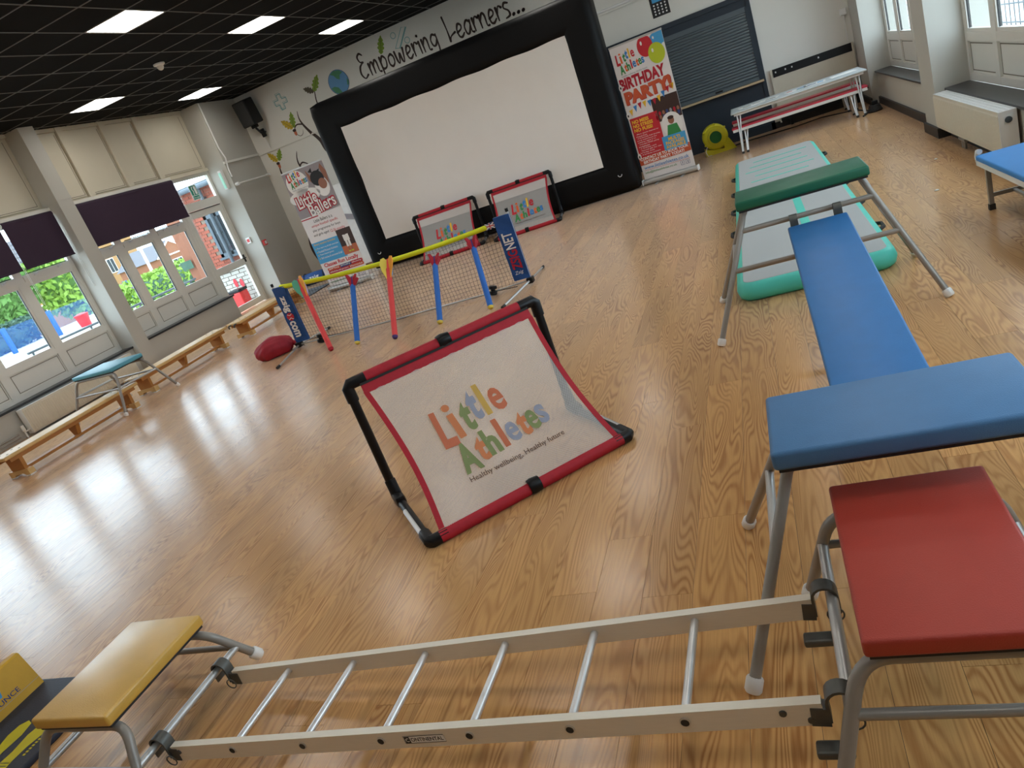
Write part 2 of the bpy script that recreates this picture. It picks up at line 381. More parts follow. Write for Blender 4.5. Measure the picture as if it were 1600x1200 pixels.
def logo(parent, fn, x, y, wdt, pre, rot=0.0, tagline=None, tagmat=None, hs=1.0):
    k = wdt / 1.15; cr, sr = math.cos(rot), math.sin(rot)
    for ch, a, b, wd, hg, c, r in LOGO1 + LOGO2:
        px, py = a * k, b * k * hs
        lettering(ch, pre + c, parent, fn, x + px * cr - py * sr, y + px * sr + py * cr, wd * k, hg * k * hs, {'i': 0.012, 'e': 0.026, 's': 0.03}.get(ch, 0.045), 0, rot + r, 'letter')
    if tagline: lettering(tagline, tagmat, parent, fn, x + 0.06 * k * cr + 0.02 * k * sr, y + 0.06 * k * sr - 0.02 * k * cr, 1.08 * k, 0.085 * k * hs, 0.006, 0, rot, 'tagline')

# ================================================================== THE SETTING
def struct(name, mb, mat, smooth=None):
    o = mb.build(name, mat, None, smooth); o['kind'] = 'structure'; return o
def sroot(name):
    o = bpy.data.objects.new(name, None); COL.objects.link(o); o['kind'] = 'structure'; return o
def project(p):
    c = V(p) - CAMP; z = c.dot(FWD)
    if z < 0.05: return None
    return 800 + FPX * c.dot(RIGHT) / z, 600 + FPX * c.dot(DOWN) / z
def seen_area(corners):
    q = [project(c) for c in corners]
    if any(a is None for a in q): return 0
    if max(a[0] for a in q) < 0 or min(a[0] for a in q) > 1600 or max(a[1] for a in q) < 0 or min(a[1] for a in q) > 1200: return 0
    q = [(min(max(a[0], 0), 1600), min(max(a[1], 0), 1200)) for a in q]
    return abs(sum(q[i][0] * q[(i+1) % 4][1] - q[(i+1) % 4][0] * q[i][1] for i in range(4))) / 2

XL, XR, YB, YF, ZC = -9.7, 1.69, 13.45, -3.0, 3.8
# ---- floor
floor = struct('floor', MB().box((-10.0, YF, -0.12), (2.2, 13.65, -0.004)), 'dark_gasket')
PW, PL, GAP = 0.1745, 1.22, 0.0012
planks = []
k0 = int((-9.8 - 0.725) / PW) - 1
for k in range(k0, 8):
    x0 = 0.725 + PW * k
    off = {-9: 2.89, -8: 2.53, -7: 2.957, 1: 3.57, 0: 4.11, 2: 4.44, -12: 1.94, -15: 2.036, -18: 2.43}.get(k, random.uniform(0, PL)) % PL
    y = YF - PL + off
    while y < 13.5:
        a, b = max(y, YF), min(y + PL, 13.5)
        if b - a > 0.02: planks.append((seen_area([(x0, a, 0), (x0 + PW, a, 0), (x0 + PW, b, 0), (x0, b, 0)]), x0, a, b))
        y += PL
planks.sort(key=lambda t: -t[0])
base_me = MB().box((GAP/2, GAP/2, -0.006), (PW - GAP/2, PL - GAP/2, 0)).mesh('plank', 'oak_plank')
n_sep = 0; rest = MB(); rid = []
for ar, x0, a, b in planks:
    if n_sep < 300 and abs((b - a) - PL) < 1e-4:
        inst('plank', base_me, floor, (x0, a, 0)); n_sep += 1
    elif n_sep < 300 and ar > 50:
        inst('plank', MB().box((GAP/2, GAP/2, -0.006), (PW - GAP/2, b - a - GAP/2, 0)).mesh('plank', 'oak_plank'), floor, (x0, a, 0)); n_sep += 1
    else:
        rest.box((x0 + GAP/2, a + GAP/2, -0.006), (x0 + PW - GAP/2, b - GAP/2, 0)); rid += [random.random()] * 6
ro = rest.build('plank_field', 'oak_plank', floor); ro['kind'] = 'stuff'
att = ro.data.attributes.new('plank_id', 'FLOAT', 'FACE')
for i, r in enumerate(rid): att.data[i].value = r

# ---- ceiling with lay-in tiles
ceil = struct('ceiling', MB().box((-10.0, YF, ZC + 0.03), (2.3, 13.65, ZC + 0.15)), 'ceiling_tile')
TX, TY = 0.602, 0.587
xs = [-5.31 + TX * i for i in range(-8, 13)]; ys = [6.66 + TY * j for j in range(-17, 12)]
LIGHTS = {(i, j) for i in (-6, -1, 4, 9) for j in (-12, -8, -4, 0, 4, 8)}
tiles = []
for i in range(-8, 12):
    for j in range(-17, 12):
        if (i, j) in LIGHTS: continue
        x0, y0 = -5.31 + TX * i, 6.66 + TY * j
        if x0 > XR + 0.35 or y0 > YB: continue
        tiles.append((seen_area([(x0, y0, ZC), (x0 + TX, y0, ZC), (x0 + TX, y0 + TY, ZC), (x0, y0 + TY, ZC)]), x0, y0))
tiles.sort(key=lambda t: -t[0])
tile_me = MB().box((0.006, 0.006, ZC), (TX - 0.006, TY - 0.006, ZC + 0.018)).mesh('tile', 'ceiling_tile')
rest = MB()
for n, (ar, x0, y0) in enumerate(tiles):
    if n < 300 and ar > 0: inst('tile', tile_me, ceil, (x0, y0, 0))
    else: rest.box((x0 + 0.006, y0 + 0.006, ZC), (x0 + TX - 0.006, y0 + TY - 0.006, ZC + 0.018))
rest.build('tile_field', 'ceiling_tile', ceil)['kind'] = 'stuff'
barx = MB().box((-0.007, YF, ZC - 0.006), (0.007, YB, ZC + 0.012)).mesh('grid_bar', 'ceiling_grid')
bary = MB().box((-9.9, -0.007, ZC - 0.0055), (2.1, 0.007, ZC + 0.012)).mesh('grid_bar', 'ceiling_grid')
for x in xs:
    if -9.75 < x < 2.1: inst('grid_bar', barx, ceil, (x, 0, 0))
for y in ys:
    if YF < y < YB: inst('grid_bar', bary, ceil, (0, y, 0))

# ---- ceiling lights
in_view = {(-1, 0): 'square ceiling light panel nearest the camera, high above the net', (-1, 4): 'square ceiling light panel above the mural, middle of its row of three',
           (-1, 8): 'square ceiling light panel closest to the painted lettering', (-6, 4): 'square ceiling light panel over the purple blinds',
           (-6, 8): 'square ceiling light panel next to the black loudspeaker'}
def ceiling_light(i, j):
    x0, y0 = -5.31 + TX * i, 6.66 + TY * j
    t = thing('ceiling_light', in_view.get((i, j), 'square white ceiling light panel beyond the top of the picture'), 'light', (x0 + TX/2, y0 + TY/2, ZC), 0, 'square ceiling light panels')
    f = MB(); a, b = TX/2 - 0.01, TY/2 - 0.01
    for p, q in (((-a, -b), (a, -b + 0.012)), ((-a, b - 0.012), (a, b)), ((-a, -b), (-a + 0.012, b)), ((a - 0.012, -b), (a, b))):
        f.box((p[0], p[1], -0.004), (q[0], q[1], 0.03))
    f.build('frame', 'white_plastic', t)
    MB().box((-a + 0.012, -b + 0.012, 0.0), (a - 0.012, b - 0.012, 0.012)).build('diffuser', 'lamp_panel', t)
for i, j in sorted(LIGHTS):
    if -5.31 + TX * i < XR - 0.5: ceiling_light(i, j)
sd = thing('smoke_detector', 'white dome smoke detector under the black ceiling tiles', 'detector', (-6.95, 8.85, ZC))
MB().lathe([(0.075, 0.0), (0.075, -0.018), (0.05, -0.03)], seg=20).build('base', 'white_plastic', sd, 30)
MB().lathe([(0.045, -0.03), (0.045, -0.05), (0.03, -0.075), (0.012, -0.085)], seg=16).build('sensor_dome', 'white_plastic', sd, 30)

# ---- back wall
wb = struct('wall_back', MB().box((-10.0, YB, 0), (2.3, 13.65, ZC + 0.1)), 'wall_white')
MB().box((XL, YB - 0.03, 2.64), (XR + 0.5, YB, ZC)).build('upper_band', 'wall_white', wb)
pn = MB().box((-2.06, YB - 0.02, 0), (0.34, YB, 2.15)).build('painted_panel', 'navy_paint', wb)
fr = MB()
for a, b in (((-2.06, 2.08), (0.34, 2.15)), ((0.28, 0.0), (0.34, 2.15)), ((-2.06, 0.0), (0.34, 0.12)), ((-1.16, 0.82), (-1.07, 2.1))): fr.box((a[0], YB - 0.045, a[1]), (b[0], YB - 0.02, b[1]))
fr.build('panel_frame', 'navy_paint', pn)
MB().cyl((-2.3, YB - 0.03, 2.69), (1.66, YB - 0.03, 2.69), 0.022, 10).build('trunking', 'white_plastic', wb, 40)
struct('wall_rear', MB().box((-10.0, YF - 0.2, 0), (2.3, YF, ZC + 0.1)), 'wall_grey')
# roller shutter over the serving hatch
sh = thing('roller_shutter', 'closed grey roller shutter over the serving hatch', 'shutter', (-0.40, YB - 0.02, 0.83))
slat = MB().grid(lambda u, v: V((-0.655 + 1.31*u, -0.012 - 0.012 * math.sin(PI * v), 0.044 * v)), 1, 4)
slat_me = slat.mesh('slat', 'shutter_grey', 0)
for k in range(22): inst('slat', slat_me, sh, (0, 0, 0.06 + k * 0.0452))
MB().box((-0.655, -0.03, 0.005), (0.655, -0.005, 0.058)).build('bottom_bar', 'shutter_grey', sh)
MB().box((-0.06, -0.042, 0.018), (0.06, -0.03, 0.045)).build('handle', 'black_plastic', sh)
for s in (-1, 1): MB().box((s*0.665 - 0.02, -0.035, 0.0), (s*0.665 + 0.02, -0.001, 1.12)).build('guide_rail', 'navy_paint', sh)
MB().box((-0.655, -0.03, 1.053), (0.655, -0.004, 1.13)).build('hood', 'shutter_grey', sh)
ct = MB().rbox((-1.10, YB - 0.14, 0.795), (0.31, YB - 0.021, 0.828), 0.006).build('hatch_counter', 'counter_wood'); tag(ct, 'narrow wooden shelf along the bottom of the serving hatch', 'shelf')

# mural on the back wall (flat paint) --------------------------------------------
def mw(x, z, d=0.0): return V((x, YB - (0.032 if z > 2.64 else 0.002) - d, z))
def mfn(d): return lambda x, z: mw(x, z, d)
def leaf(cx, cz, L, W, ang, mat):
    pts = []; N = 40
    for side in (1, -1):
        rng = range(N + 1) if side == 1 else range(N, -1, -1)
        for i in rng:
            t = i / N; env = math.sin(PI * t ** 0.8) ** 0.75
            wv = W * env * (0.52 + 0.48 * abs(math.sin(t * PI * 4.5)) ** 0.7)
            pts.append((t * L, side * wv / 2))
    c, s_ = math.cos(ang), math.sin(ang)
    o = flat([(cx + a*c - b*s_, cz + a*s_ + b*c) for a, b in pts], mat, wb, mfn(0.001), 'mural_leaf')
    ribbon([(cx + 0.02*c, cz + 0.02*s_), (cx + L*0.9*c, cz + L*0.9*s_)], [0.008, 0.004], 'ink_leafdark', o, mfn(0.002), 'leaf_vein')
    return o
def ribbon(pts, ws, mat, parent, fn, name, n=1):
    pts = [V((a, b)) for a, b in pts]
    if len(pts) > 2 and n > 1:      # Catmull-Rom smoothing
        q, w2 = [], []
        for i in range(len(pts) - 1):
            p0, p1, p2, p3 = pts[max(i-1, 0)], pts[i], pts[i+1], pts[min(i+2, len(pts)-1)]
            for k in range(n):
                t = k / n
                q.append(0.5 * ((2*p1) + (p2 - p0)*t + (2*p0 - 5*p1 + 4*p2 - p3)*t*t + (3*p1 - p0 - 3*p2 + p3)*t**3)); w2.append(ws[i] + (ws[i+1] - ws[i]) * t)
        q.append(pts[-1]); w2.append(ws[-1]); pts, ws = q, w2
    m = MB(); vs = []
    for i, p in enumerate(pts):
        t = (pts[min(i+1, len(pts)-1)] - pts[max(i-1, 0)]).normalized(); nn = V((-t.y, t.x)) * (ws[i] / 2)
        vs += [fn(*(p + nn)), fn(*(p - nn))]
    m.add(vs, [(2*i, 2*i+1, 2*i+3, 2*i+2) for i in range(len(pts) - 1)])
    for p, wd in ((pts[0], ws[0]), (pts[-1], ws[-1])):
        c = disc(p.x, p.y, wd/2, n=10); m.add([fn(a, b) for a, b in c], [tuple(range(10))])
    return m.build(name, mat, parent) if name else m
# tree branches
ribbon([(-7.2, 1.6), (-7.6, 2.1), (-7.75, 2.29), (-7.8, 2.49), (-7.91, 2.67), (-8.01, 2.87), (-8.04, 3.0), (-8.02, 3.13)], [0.10, 0.09, 0.085, 0.075, 0.06, 0.04, 0.025, 0.010], 'ink_darkbrown', wb, mfn(0.001), 'mural_branch', 6)
ribbon([(-8.02, 2.88), (-8.12, 2.91), (-8.19, 2.89), (-8.23, 2.84)], [0.025, 0.026, 0.022, 0.018], 'ink_darkbrown', wb, mfn(0.0015), 'mural_branch', 5)
ribbon([(-8.22, 2.76), (-8.20, 2.72), (-8.14, 2.695), (-8.08, 2.73), (-8.06, 2.79)], [0.008, 0.010, 0.011, 0.009, 0.004], 'ink_darkbrown', wb, mfn(0.0015), 'mural_branch', 5)
ribbon([(-7.50, 2.9), (-7.53, 3.14), (-7.49, 3.32)], [0.03, 0.026, 0.02], 'ink_darkbrown', wb, mfn(0.001), 'mural_branch', 4)
ribbon([(-8.0, 1.2), (-8.6, 1.75), (-8.85, 2.01), (-8.94, 2.16), (-8.93, 2.30)], [0.08, 0.07, 0.055, 0.04, 0.025], 'ink_darkbrown', wb, mfn(0.001), 'mural_branch', 6)
ribbon([(-8.1, 1.7), (-8.40, 2.05), (-8.47, 2.19), (-8.47, 2.32), (-8.41, 2.46)], [0.06, 0.05, 0.04, 0.028, 0.010], 'ink_darkbrown', wb, mfn(0.001), 'mural_branch', 6)
ribbon([(-8.47, 2.19), (-8.38, 2.23), (-8.28, 2.17)], [0.03, 0.03, 0.02], 'ink_darkbrown', wb, mfn(0.0015), 'mural_branch', 5)
def leaf2(base, tip, W, mat):
    dx, dz = tip[0] - base[0], tip[1] - base[1]; return leaf(base[0], base[1], math.hypot(dx, dz), W, math.atan2(dz, dx), mat)
leaf2((-8.25, 2.88), (-8.45, 3.08), 0.15, 'ink_leafyellow'); leaf2((-8.23, 2.88), (-8.16, 3.17), 0.14, 'ink_leafgreen')
leaf2((-8.91, 2.42), (-9.07, 2.63), 0.14, 'ink_leafyellow'); leaf2((-8.88, 2.42), (-8.75, 2.63), 0.13, 'ink_leafgreen')
leaf2((-7.50, 3.33), (-7.70, 3.45), 0.12, 'ink_leafdark'); leaf2((-7.50, 3.33), (-7.30, 3.58), 0.15, 'ink_leafgreen')
leaf2((-5.91, 3.45), (-5.79, 3.74), 0.14, 'ink_leafgreen'); leaf2((-3.05, 3.50), (-2.75, 3.68), 0.16, 'ink_leafgreen')
for cx, cz in ((-8.24, 2.82), (-8.92, 2.37)):
    ac = flat(disc(cx, cz - 0.035, 0.032, 0.055, 16), 'ink_acorn', wb, mfn(0.002), 'mural_acorn'); flat(disc(cx - 0.004, cz + 0.012, 0.042, 0.028, 14), 'ink_darkbrown', ac, mfn(0.003), 'acorn_cup')
# plus and percent outlines
def outline(poly, mat, wd=0.014, d=0.001, name='mural_sign'): return ribbon(poly + [poly[0]], [wd] * (len(poly) + 1), mat, wb, mfn(d), name)
def cross(cx, cz, a, b): return [(cx-b, cz-a), (cx+b, cz-a), (cx+b, cz-b), (cx+a, cz-b), (cx+a, cz+b), (cx+b, cz+b), (cx+b, cz+a), (cx-b, cz+a), (cx-b, cz+b), (cx-a, cz+b), (cx-a, cz-b), (cx-b, cz-b)]
outline(cross(-8.27, 3.40, 0.14, 0.045), 'ink_tealink', 0.022); outline(cross(-8.29, 3.425, 0.14, 0.045), 'ink_tealink', 0.009, 0.002)
outline([(-5.60, 3.44), (-5.52, 3.42), (-5.28, 3.70), (-5.36, 3.72)], 'ink_tealink', 0.012)
ribbon([(-5.51, 3.41), (-5.27, 3.69)], [0.016, 0.016], 'ink_tealink', wb, mfn(0.001), 'mural_sign')
outline(disc(-5.56, 3.65, 0.05, n=18), 'ink_tealink', 0.012); outline(disc(-5.33, 3.49, 0.05, n=18), 'ink_tealink', 0.012)
# globe
GX, GZ, GR = -6.93, 3.31, 0.215
G = lambda pts: [(GX + a * GR, GZ + b * GR) for a, b in pts]
gl = flat(disc(GX, GZ, GR, GR, 40), 'ink_globeblue', wb, mfn(0.001), 'mural_globe')
for q in ([(-.55, .80), (-.1, .98), (.4, .88), (.7, .62), (.35, .5), (.2, .15), (-.05, .3), (-.25, .62)], [(-.92, -.25), (-.55, -.22), (-.2, -.4), (0, -.85), (-.3, -.93), (-.68, -.68)], [(.7, -.5), (.86, .05), (.97, -.15), (.85, -.48)]): flat(G(q), 'ink_globegreen', gl, mfn(0.002), 'globe_land')
ribbon(disc(GX, GZ, GR, GR, 40) + [(GX + GR, GZ)], [0.008] * 41, 'ink_navy', gl, mfn(0.003), 'globe_rim')
# brush lettering: every letter is its own stroke set, x advance included
GL = {
 'E': (0.62, [[(.50,.92),(.34,1.02),(.18,.90),(.24,.70),(.40,.64)], [(.40,.64),(.16,.50),(.08,.22),(.24,.0),(.46,.10)]]),
 'm': (0.72, [[(.05,.50),(.08,.02)], [(.08,.30),(.20,.52),(.30,.44),(.31,.04)], [(.31,.30),(.46,.54),(.56,.44),(.58,.08),(.68,.02)]]),
 'p': (0.50, [[(.08,.55),(.10,-.36)], [(.10,.36),(.26,.56),(.42,.40),(.36,.12),(.18,.06),(.10,.14)]]),
 'o': (0.48, [[(.26,.50),(.10,.40),(.08,.14),(.22,.02),(.38,.14),(.40,.36),(.28,.50),(.20,.46)]]),
 'w': (0.66, [[(.05,.52),(.10,.12),(.20,.04),(.32,.40),(.38,.08),(.48,.04),(.58,.54)]]),
 'e': (0.44, [[(.08,.24),(.30,.32),(.34,.46),(.20,.54),(.08,.34),(.12,.08),(.26,.02),(.42,.14)]]),
 'r': (0.38, [[(.07,.52),(.10,.02)], [(.10,.30),(.22,.54),(.36,.46)]]),
 'i': (0.22, [[(.09,.50),(.12,.02)], [(.10,.74),(.12,.70)]]),
 'n': (0.50, [[(.06,.52),(.09,.02)], [(.09,.28),(.24,.54),(.36,.44),(.38,.06),(.48,.02)]]),
 'g': (0.50, [[(.40,.46),(.22,.54),(.08,.36),(.14,.12),(.30,.12),(.40,.30)], [(.42,.52),(.42,-.10),(.26,-.34),(.06,-.22)]]),
 'L': (0.56, [[(.06,1.02),(.12,.50),(.14,.04)], [(.14,.04),(.24,.20),(.50,.30)]]),
 'a': (0.50, [[(.40,.44),(.24,.54),(.08,.34),(.12,.06),(.26,.06),(.40,.34)], [(.41,.50),(.40,.10),(.50,.02)]]),
 's': (0.40, [[(.36,.52),(.18,.56),(.10,.40),(.30,.24),(.32,.06),(.10,.0)]]),
 '.': (0.26, [[(.10,.03),(.13,.05)]]), ' ': (0.40, [])}
def brush(s, x, z, size, slope, kx=0.92, d=0.002):
    for ch in s:
        adv, strokes = GL[ch]
        if strokes:
            m = MB()
            for st in strokes:
                ws = [0.050 + 0.055 * (0.5 + 0.5 * math.sin(i * 2.1 + len(st))) for i in range(len(st))]
                if ch == '.': ws = [0.13] * len(st)
                r = ribbon([(x + a * size * kx, z + b * size + a * size * slope) for a, b in st], [q * size for q in ws], 'ink_darkbrown', None, mfn(d), None, 6)
                m.add(r.v, r.f); d += 0.0002
            m.build('mural_letter', 'ink_darkbrown', wb)
        x += adv * size * kx; z += adv * size * slope
brush('Empowering', -6.45, 3.18, 0.42, 0.0, 0.80); brush('Learners...', -4.60, 3.17, 0.42, 0.0, 0.82)
# calculator sticker
ca = flat(rect(-1.13, 2.29, -0.84, 2.62), 'ink_black', wb, mfn(0.001), 'mural_calculator')
flat(rect(-1.09, 2.51, -0.88, 2.58), 'ink_sky', ca, mfn(0.002), 'calculator_display')
for i in range(4):
    for j in range(4): flat(disc(-1.075 + 0.06*i, 2.335 + 0.045*j, 0.014, n=8), 'ink_white', ca, mfn(0.002), 'calculator_key')

# ---- left wall: low wall, pillar, upper panels, return block
wl = struct('wall_left', MB().box((XL - 0.2, YF, 0), (-9.50, 8.60, 0.39)).box((XL - 0.2, 8.60, 0), (-9.50, 11.12, 0.39)), 'wall_grey')
for y0, y1 in ((YF, 8.51), (8.77, 11.14)): MB().box((XL - 0.05, y0, 0.39), (-9.47, y1, 0.42)).build('ledge', 'sill_black', wl)
MB().box((XL - 0.09, 8.51, 0), (-9.39, 8.77, ZC)).build('pillar', 'wall_grey', wl)
MB().box((XL - 0.04, 8.505, 2.74), (-9.385, 8.775, 2.775)).build('pillar_band', 'wall_grey', wl)
MB().box((XL - 0.09, 12.28, 0), (-9.26, 13.5, ZC)).build('return_block', 'wall_grey', wl)
MB().box((-9.27, 12.27, 2.66), (-9.235, 13.45, 2.70)).build('beam_step', 'wall_white', wl)
MB().box((XL - 0.25, YF, 2.66), (XL, 12.28, ZC)).build('upper_wall', 'cream_panel', wl)
def upper_panels(edges):
    for y0, y1 in edges:
        p = MB().rbox((XL, y0, 2.74), (XL + 0.02, y1, 3.74), 0.004, 1).build('panel', 'cream_panel', wl)
        for a, b in (((y0 + 0.02, 2.76), (y1 - 0.02, 2.768)), ((y1 - 0.028, 2.76), (y1 - 0.02, 3.70)), ): MB().box((XL + 0.02, a[0], a[1]), (XL + 0.0215, b[0], b[1])).build('panel_joint', 'panel_line', p)
upper_panels([(8.79, 9.34), (9.50, 10.19), (10.35, 10.95), (11.12, 12.18), (7.58, 8.44), (6.60, 7.42), (5.62, 6.44), (4.64, 5.46)])
for y in (9.42, 10.27, 11.03, 7.50, 6.52, 5.54): MB().rbox((XL, y - 0.06, 2.68), (XL + 0.06, y + 0.06, 3.80), 0.006, 1).build('panel_batten', 'cream_panel', wl)
MB().box((XL, 4.0, 2.66), (XL + 0.05, 12.27, 2.72)).build('panel_rail', 'cream_panel', wl)
MB().box((XL, 4.0, 3.745), (XL + 0.04, 12.27, 3.80)).build('panel_rail', 'cream_panel', wl)

WN = [0]
def window(y0, y1, xf, sgn, zb=0.42, zt=2.66, zp=0.78, zg0=0.86, zg1=1.80, stile=0.10, parent_name=None):
    """one tall uPVC window bay in the plane x = xf; sgn points into the room"""
    WN[0] += 1
    t = sroot('window_%d' % WN[0]); t.location = (xf, y0, 0)
    W = y1 - y0; a, b = 0.0, 0.055 * sgn
    X0, X1 = min(a, b), max(a, b)
    q = stile * 0.5
    f = MB().box((X0, 0, zb), (X1, q, zt)).box((X0, W - q, zb), (X1, W, zt))
    for z0_, z1_ in ((zb, zb + 0.07), (zp, zg0), (zg1, zg1 + 0.13), (zt - 0.08, zt)): f.box((X0 + 0.001, q, z0_), (X1 - 0.001, W - q, z1_))
    f.build('window_frame', 'upvc', t)
    sm = MB()
    for c, d in (((q, zg0), (q + 0.035, zg1)), ((W - q - 0.035, zg0), (W - q, zg1)), ((q + 0.035, zg0), (W - q - 0.035, zg0 + 0.03)), ((q + 0.035, zg1 - 0.03), (W - q - 0.035, zg1))):
        sm.box((X0 + 0.010, c[0], c[1]), (X1 - 0.010, d[0], d[1]))
    sm.build('sash', 'upvc', t)
    g = MB().box((X0 + 0.02, W - q - 0.040, zg0 + 0.03), (X1 - 0.012, W - q - 0.034, zg1 - 0.03)).build('gasket', 'dark_gasket', t)
    mid = (X0 + X1) / 2
    MB().box((mid - 0.003, q + 0.03, zg0 + 0.02), (mid + 0.003, W - q - 0.03, zg1 - 0.02)).build('pane', 'window_glass', t)
    MB().box((mid - 0.003, q - 0.01, zg1 + 0.12), (mid + 0.003, W - q + 0.01, zt - 0.07)).build('pane', 'window_glass', t)
    p = MB().rbox((mid - 0.008, q, zb + 0.07), (mid + 0.010, W - q, zp), 0.003, 1).build('lower_panel', 'upvc', t)
    xx = mid + 0.011 * sgn
    for c, d in (((q + 0.02, zp - 0.028), (W - q - 0.02, zp - 0.02)), ((W - q - 0.028, zb + 0.09), (W - q - 0.02, zp - 0.02)), ((q + 0.02, zb + 0.09), (q + 0.028, zp - 0.02)), ((q + 0.02, zb + 0.09), (W - q - 0.02, zb + 0.098))):
        MB().box((min(xx, xx + 0.002), c[0], c[1]), (max(xx, xx + 0.002), d[0], d[1])).build('panel_joint', 'panel_line', p)
    if sgn > 0:
        v = MB().box((X1, q, zg1 + 0.04), (X1 + 0.014, W - q, zg1 + 0.115)).build('vent_sash', 'upvc', t)
        for yy in (W * 0.28, W * 0.72):
            MB().box((X1 + 0.014, yy - 0.03, zg1 + 0.085), (X1 + 0.04, yy + 0.03, zg1 + 0.107)).tube([(X1 + 0.03, yy, zg1 + 0.10), (X1 + 0.05, yy + 0.05, zg1 + 0.125)], 0.008, 6).build('latch', 'chrome', v)
        MB().cyl((X1 + 0.02, q + 0.05, zg1 + 0.138), (X1 + 0.02, W - q - 0.05, zg1 + 0.138), 0.007, 6).build('stay_bar', 'rail_dark', v)
    return t
for y0, y1 in ((8.77, 9.46), (9.46, 10.27), (10.27, 11.12), (7.565, 8.51), (6.62, 7.565), (5.675, 6.62), (4.73, 5.675)): window(y0, y1, XL - 0.06, 1, stile=0.15 if y0 > 8.7 else 0.13)
MB().box((XL - 0.25, YF, 0.39), (XL - 0.05, 4.73, 2.7)).build('blank_bay', 'wall_grey', wl)
# door bay
d1 = sroot('door_1'); d1.location = (XL - 0.06, 11.12, 0)
W = 1.16
MB().box((0, 0, 0), (0.06, 0.07, 2.66)).box((0, W - 0.06, 0), (0.06, W, 2.66)).box((0.001, 0.07, 2.04), (0.059, W - 0.06, 2.19)).box((0.001, 0.07, 2.60), (0.059, W - 0.06, 2.66)).build('door_frame', 'upvc', d1)
lf = MB().box((0.005, 0.08, 0.02), (0.055, 0.17, 2.03)).box((0.005, W - 0.16, 0.02), (0.055, W - 0.07, 2.03)).box((0.005, 0.17, 0.02), (0.055, W - 0.16, 0.13)).box((0.005, 0.17, 0.80), (0.055, W - 0.16, 0.93)).box((0.005, 0.17, 1.91), (0.055, W - 0.16, 2.03)).build('door_leaf', 'upvc', d1)
for z0, z1 in ((0.13, 0.80), (0.93, 1.91)): MB().box((0.027, 0.165, z0 - 0.01), (0.033, W - 0.155, z1 + 0.01)).build('pane', 'window_glass', lf)
MB().box((0.055, W - 0.135, 0.84), (0.068, W - 0.095, 0.99)).tube([(0.07, W - 0.115, 0.92), (0.10, W - 0.115, 0.92), (0.10, W - 0.22, 0.92)], 0.010, 8).build('handle', 'black_plastic', lf)
MB().box((0.027, 0.06, 2.18), (0.033, W - 0.05, 2.61)).build('pane', 'window_glass', d1)
MB().box((0.056, 0.10, 2.02), (0.064, W - 0.08, 2.035)).build('threshold_seal', 'dark_gasket', d1)
# exit sticker on the transom glass
ex = thing('exit_sign', 'green and white fire exit sticker on the glass above the door', 'sign', (XL - 0.02, 11.60, 2.22))
MB().box((0, 0, 0), (0.003, 0.20, 0.27)).build('sticker', 'paper_white', ex)
efn = lambda d: (lambda u, v: V((0.0035 + d, 0.20 - u, v)))
exf = lambda u, v: V((0.0045, u, v))
flat(rect(0.012, 0.085, 0.188, 0.26), 'ink_exitgreen', ex, exf, 'green_field'); flat(rect(0.012, 0.01, 0.188, 0.075), 'ink_exitgreen', ex, exf, 'green_field')
ex2 = lambda u, v: V((0.0055, u, v))
ribbon([(0.07, 0.10), (0.08, 0.16), (0.06, 0.20), (0.075, 0.235)], [0.02, 0.022, 0.02, 0.026], 'ink_white', ex, ex2, 'running_figure'); flat(rect(0.115, 0.10, 0.17, 0.245), 'ink_white', ex, ex2, 'door_symbol')
lettering('Fire exit', 'ink_white', ex, lambda u, v: V((0.0055, u, v)), 0.02, 0.022, 0.155, 0.04)
# hardware on the reveal and the return wall
hw = thing('exit_light', 'slim white emergency exit light box with green lens above the door reveal', 'light', (-9.40, 12.25, 2.22))
MB().rbox((-0.04, -0.05, 0), (0.04, 0.028, 0.36), 0.01).build('housing', 'white_plastic', hw); MB().rbox((-0.03, -0.062, 0.02), (0.03, -0.05, 0.32), 0.006).build('lens', 'exit_lens', hw)
for lab, loc in (('red and white fire call point on the grey return wall', (-9.245, 12.36, 1.06)), ('small red and white alarm switch on the white door reveal', (-9.50, 12.262, 1.20))):
    c = thing('fire_call_point', lab, 'alarm', loc)
    if loc[0] > -9.3:
        MB().rbox((-0.014, -0.05, -0.055), (0.03, 0.05, 0.055), 0.006).build('housing', 'alarm_red', c); MB().box((0.03, -0.03, -0.03), (0.033, 0.03, 0.03)).build('glass_plate', 'paper_white', c)
    else:
        MB().rbox((-0.05, -0.012, -0.06), (0.05, 0.016, 0.06), 0.006).build('housing', 'white_plastic', c); MB().box((-0.03, -0.015, -0.03), (0.03, -0.012, 0.03)).build('button', 'alarm_red', c)
tag(MB().tube([(-9.24, 12.30, 3.79), (-9.24, 12.30, 2.95), (-9.24, 12.36, 2.76), (-9.24, 12.30, 2.55), (-9.24, 12.30, 2.40)], 0.014, 8).build('cable_conduit', 'white_plastic', None, 40), 'thin white conduit running down the corner above the door', 'conduit')
rail = thing('wall_pipe', 'white horizontal pipe with round end flanges on the grey return wall', 'pipe', (-9.20, 12.33, 2.25))
MB().cyl((0, 0, 0), (0, 1.09, 0.0), 0.017, 10).build('pipe', 'white_plastic', rail, 40)
for y in (0.0, 1.07): MB().cyl((-0.056, y, 0), (0.02, y, 0), 0.032, 12).build('flange', 'white_plastic', rail, 40)

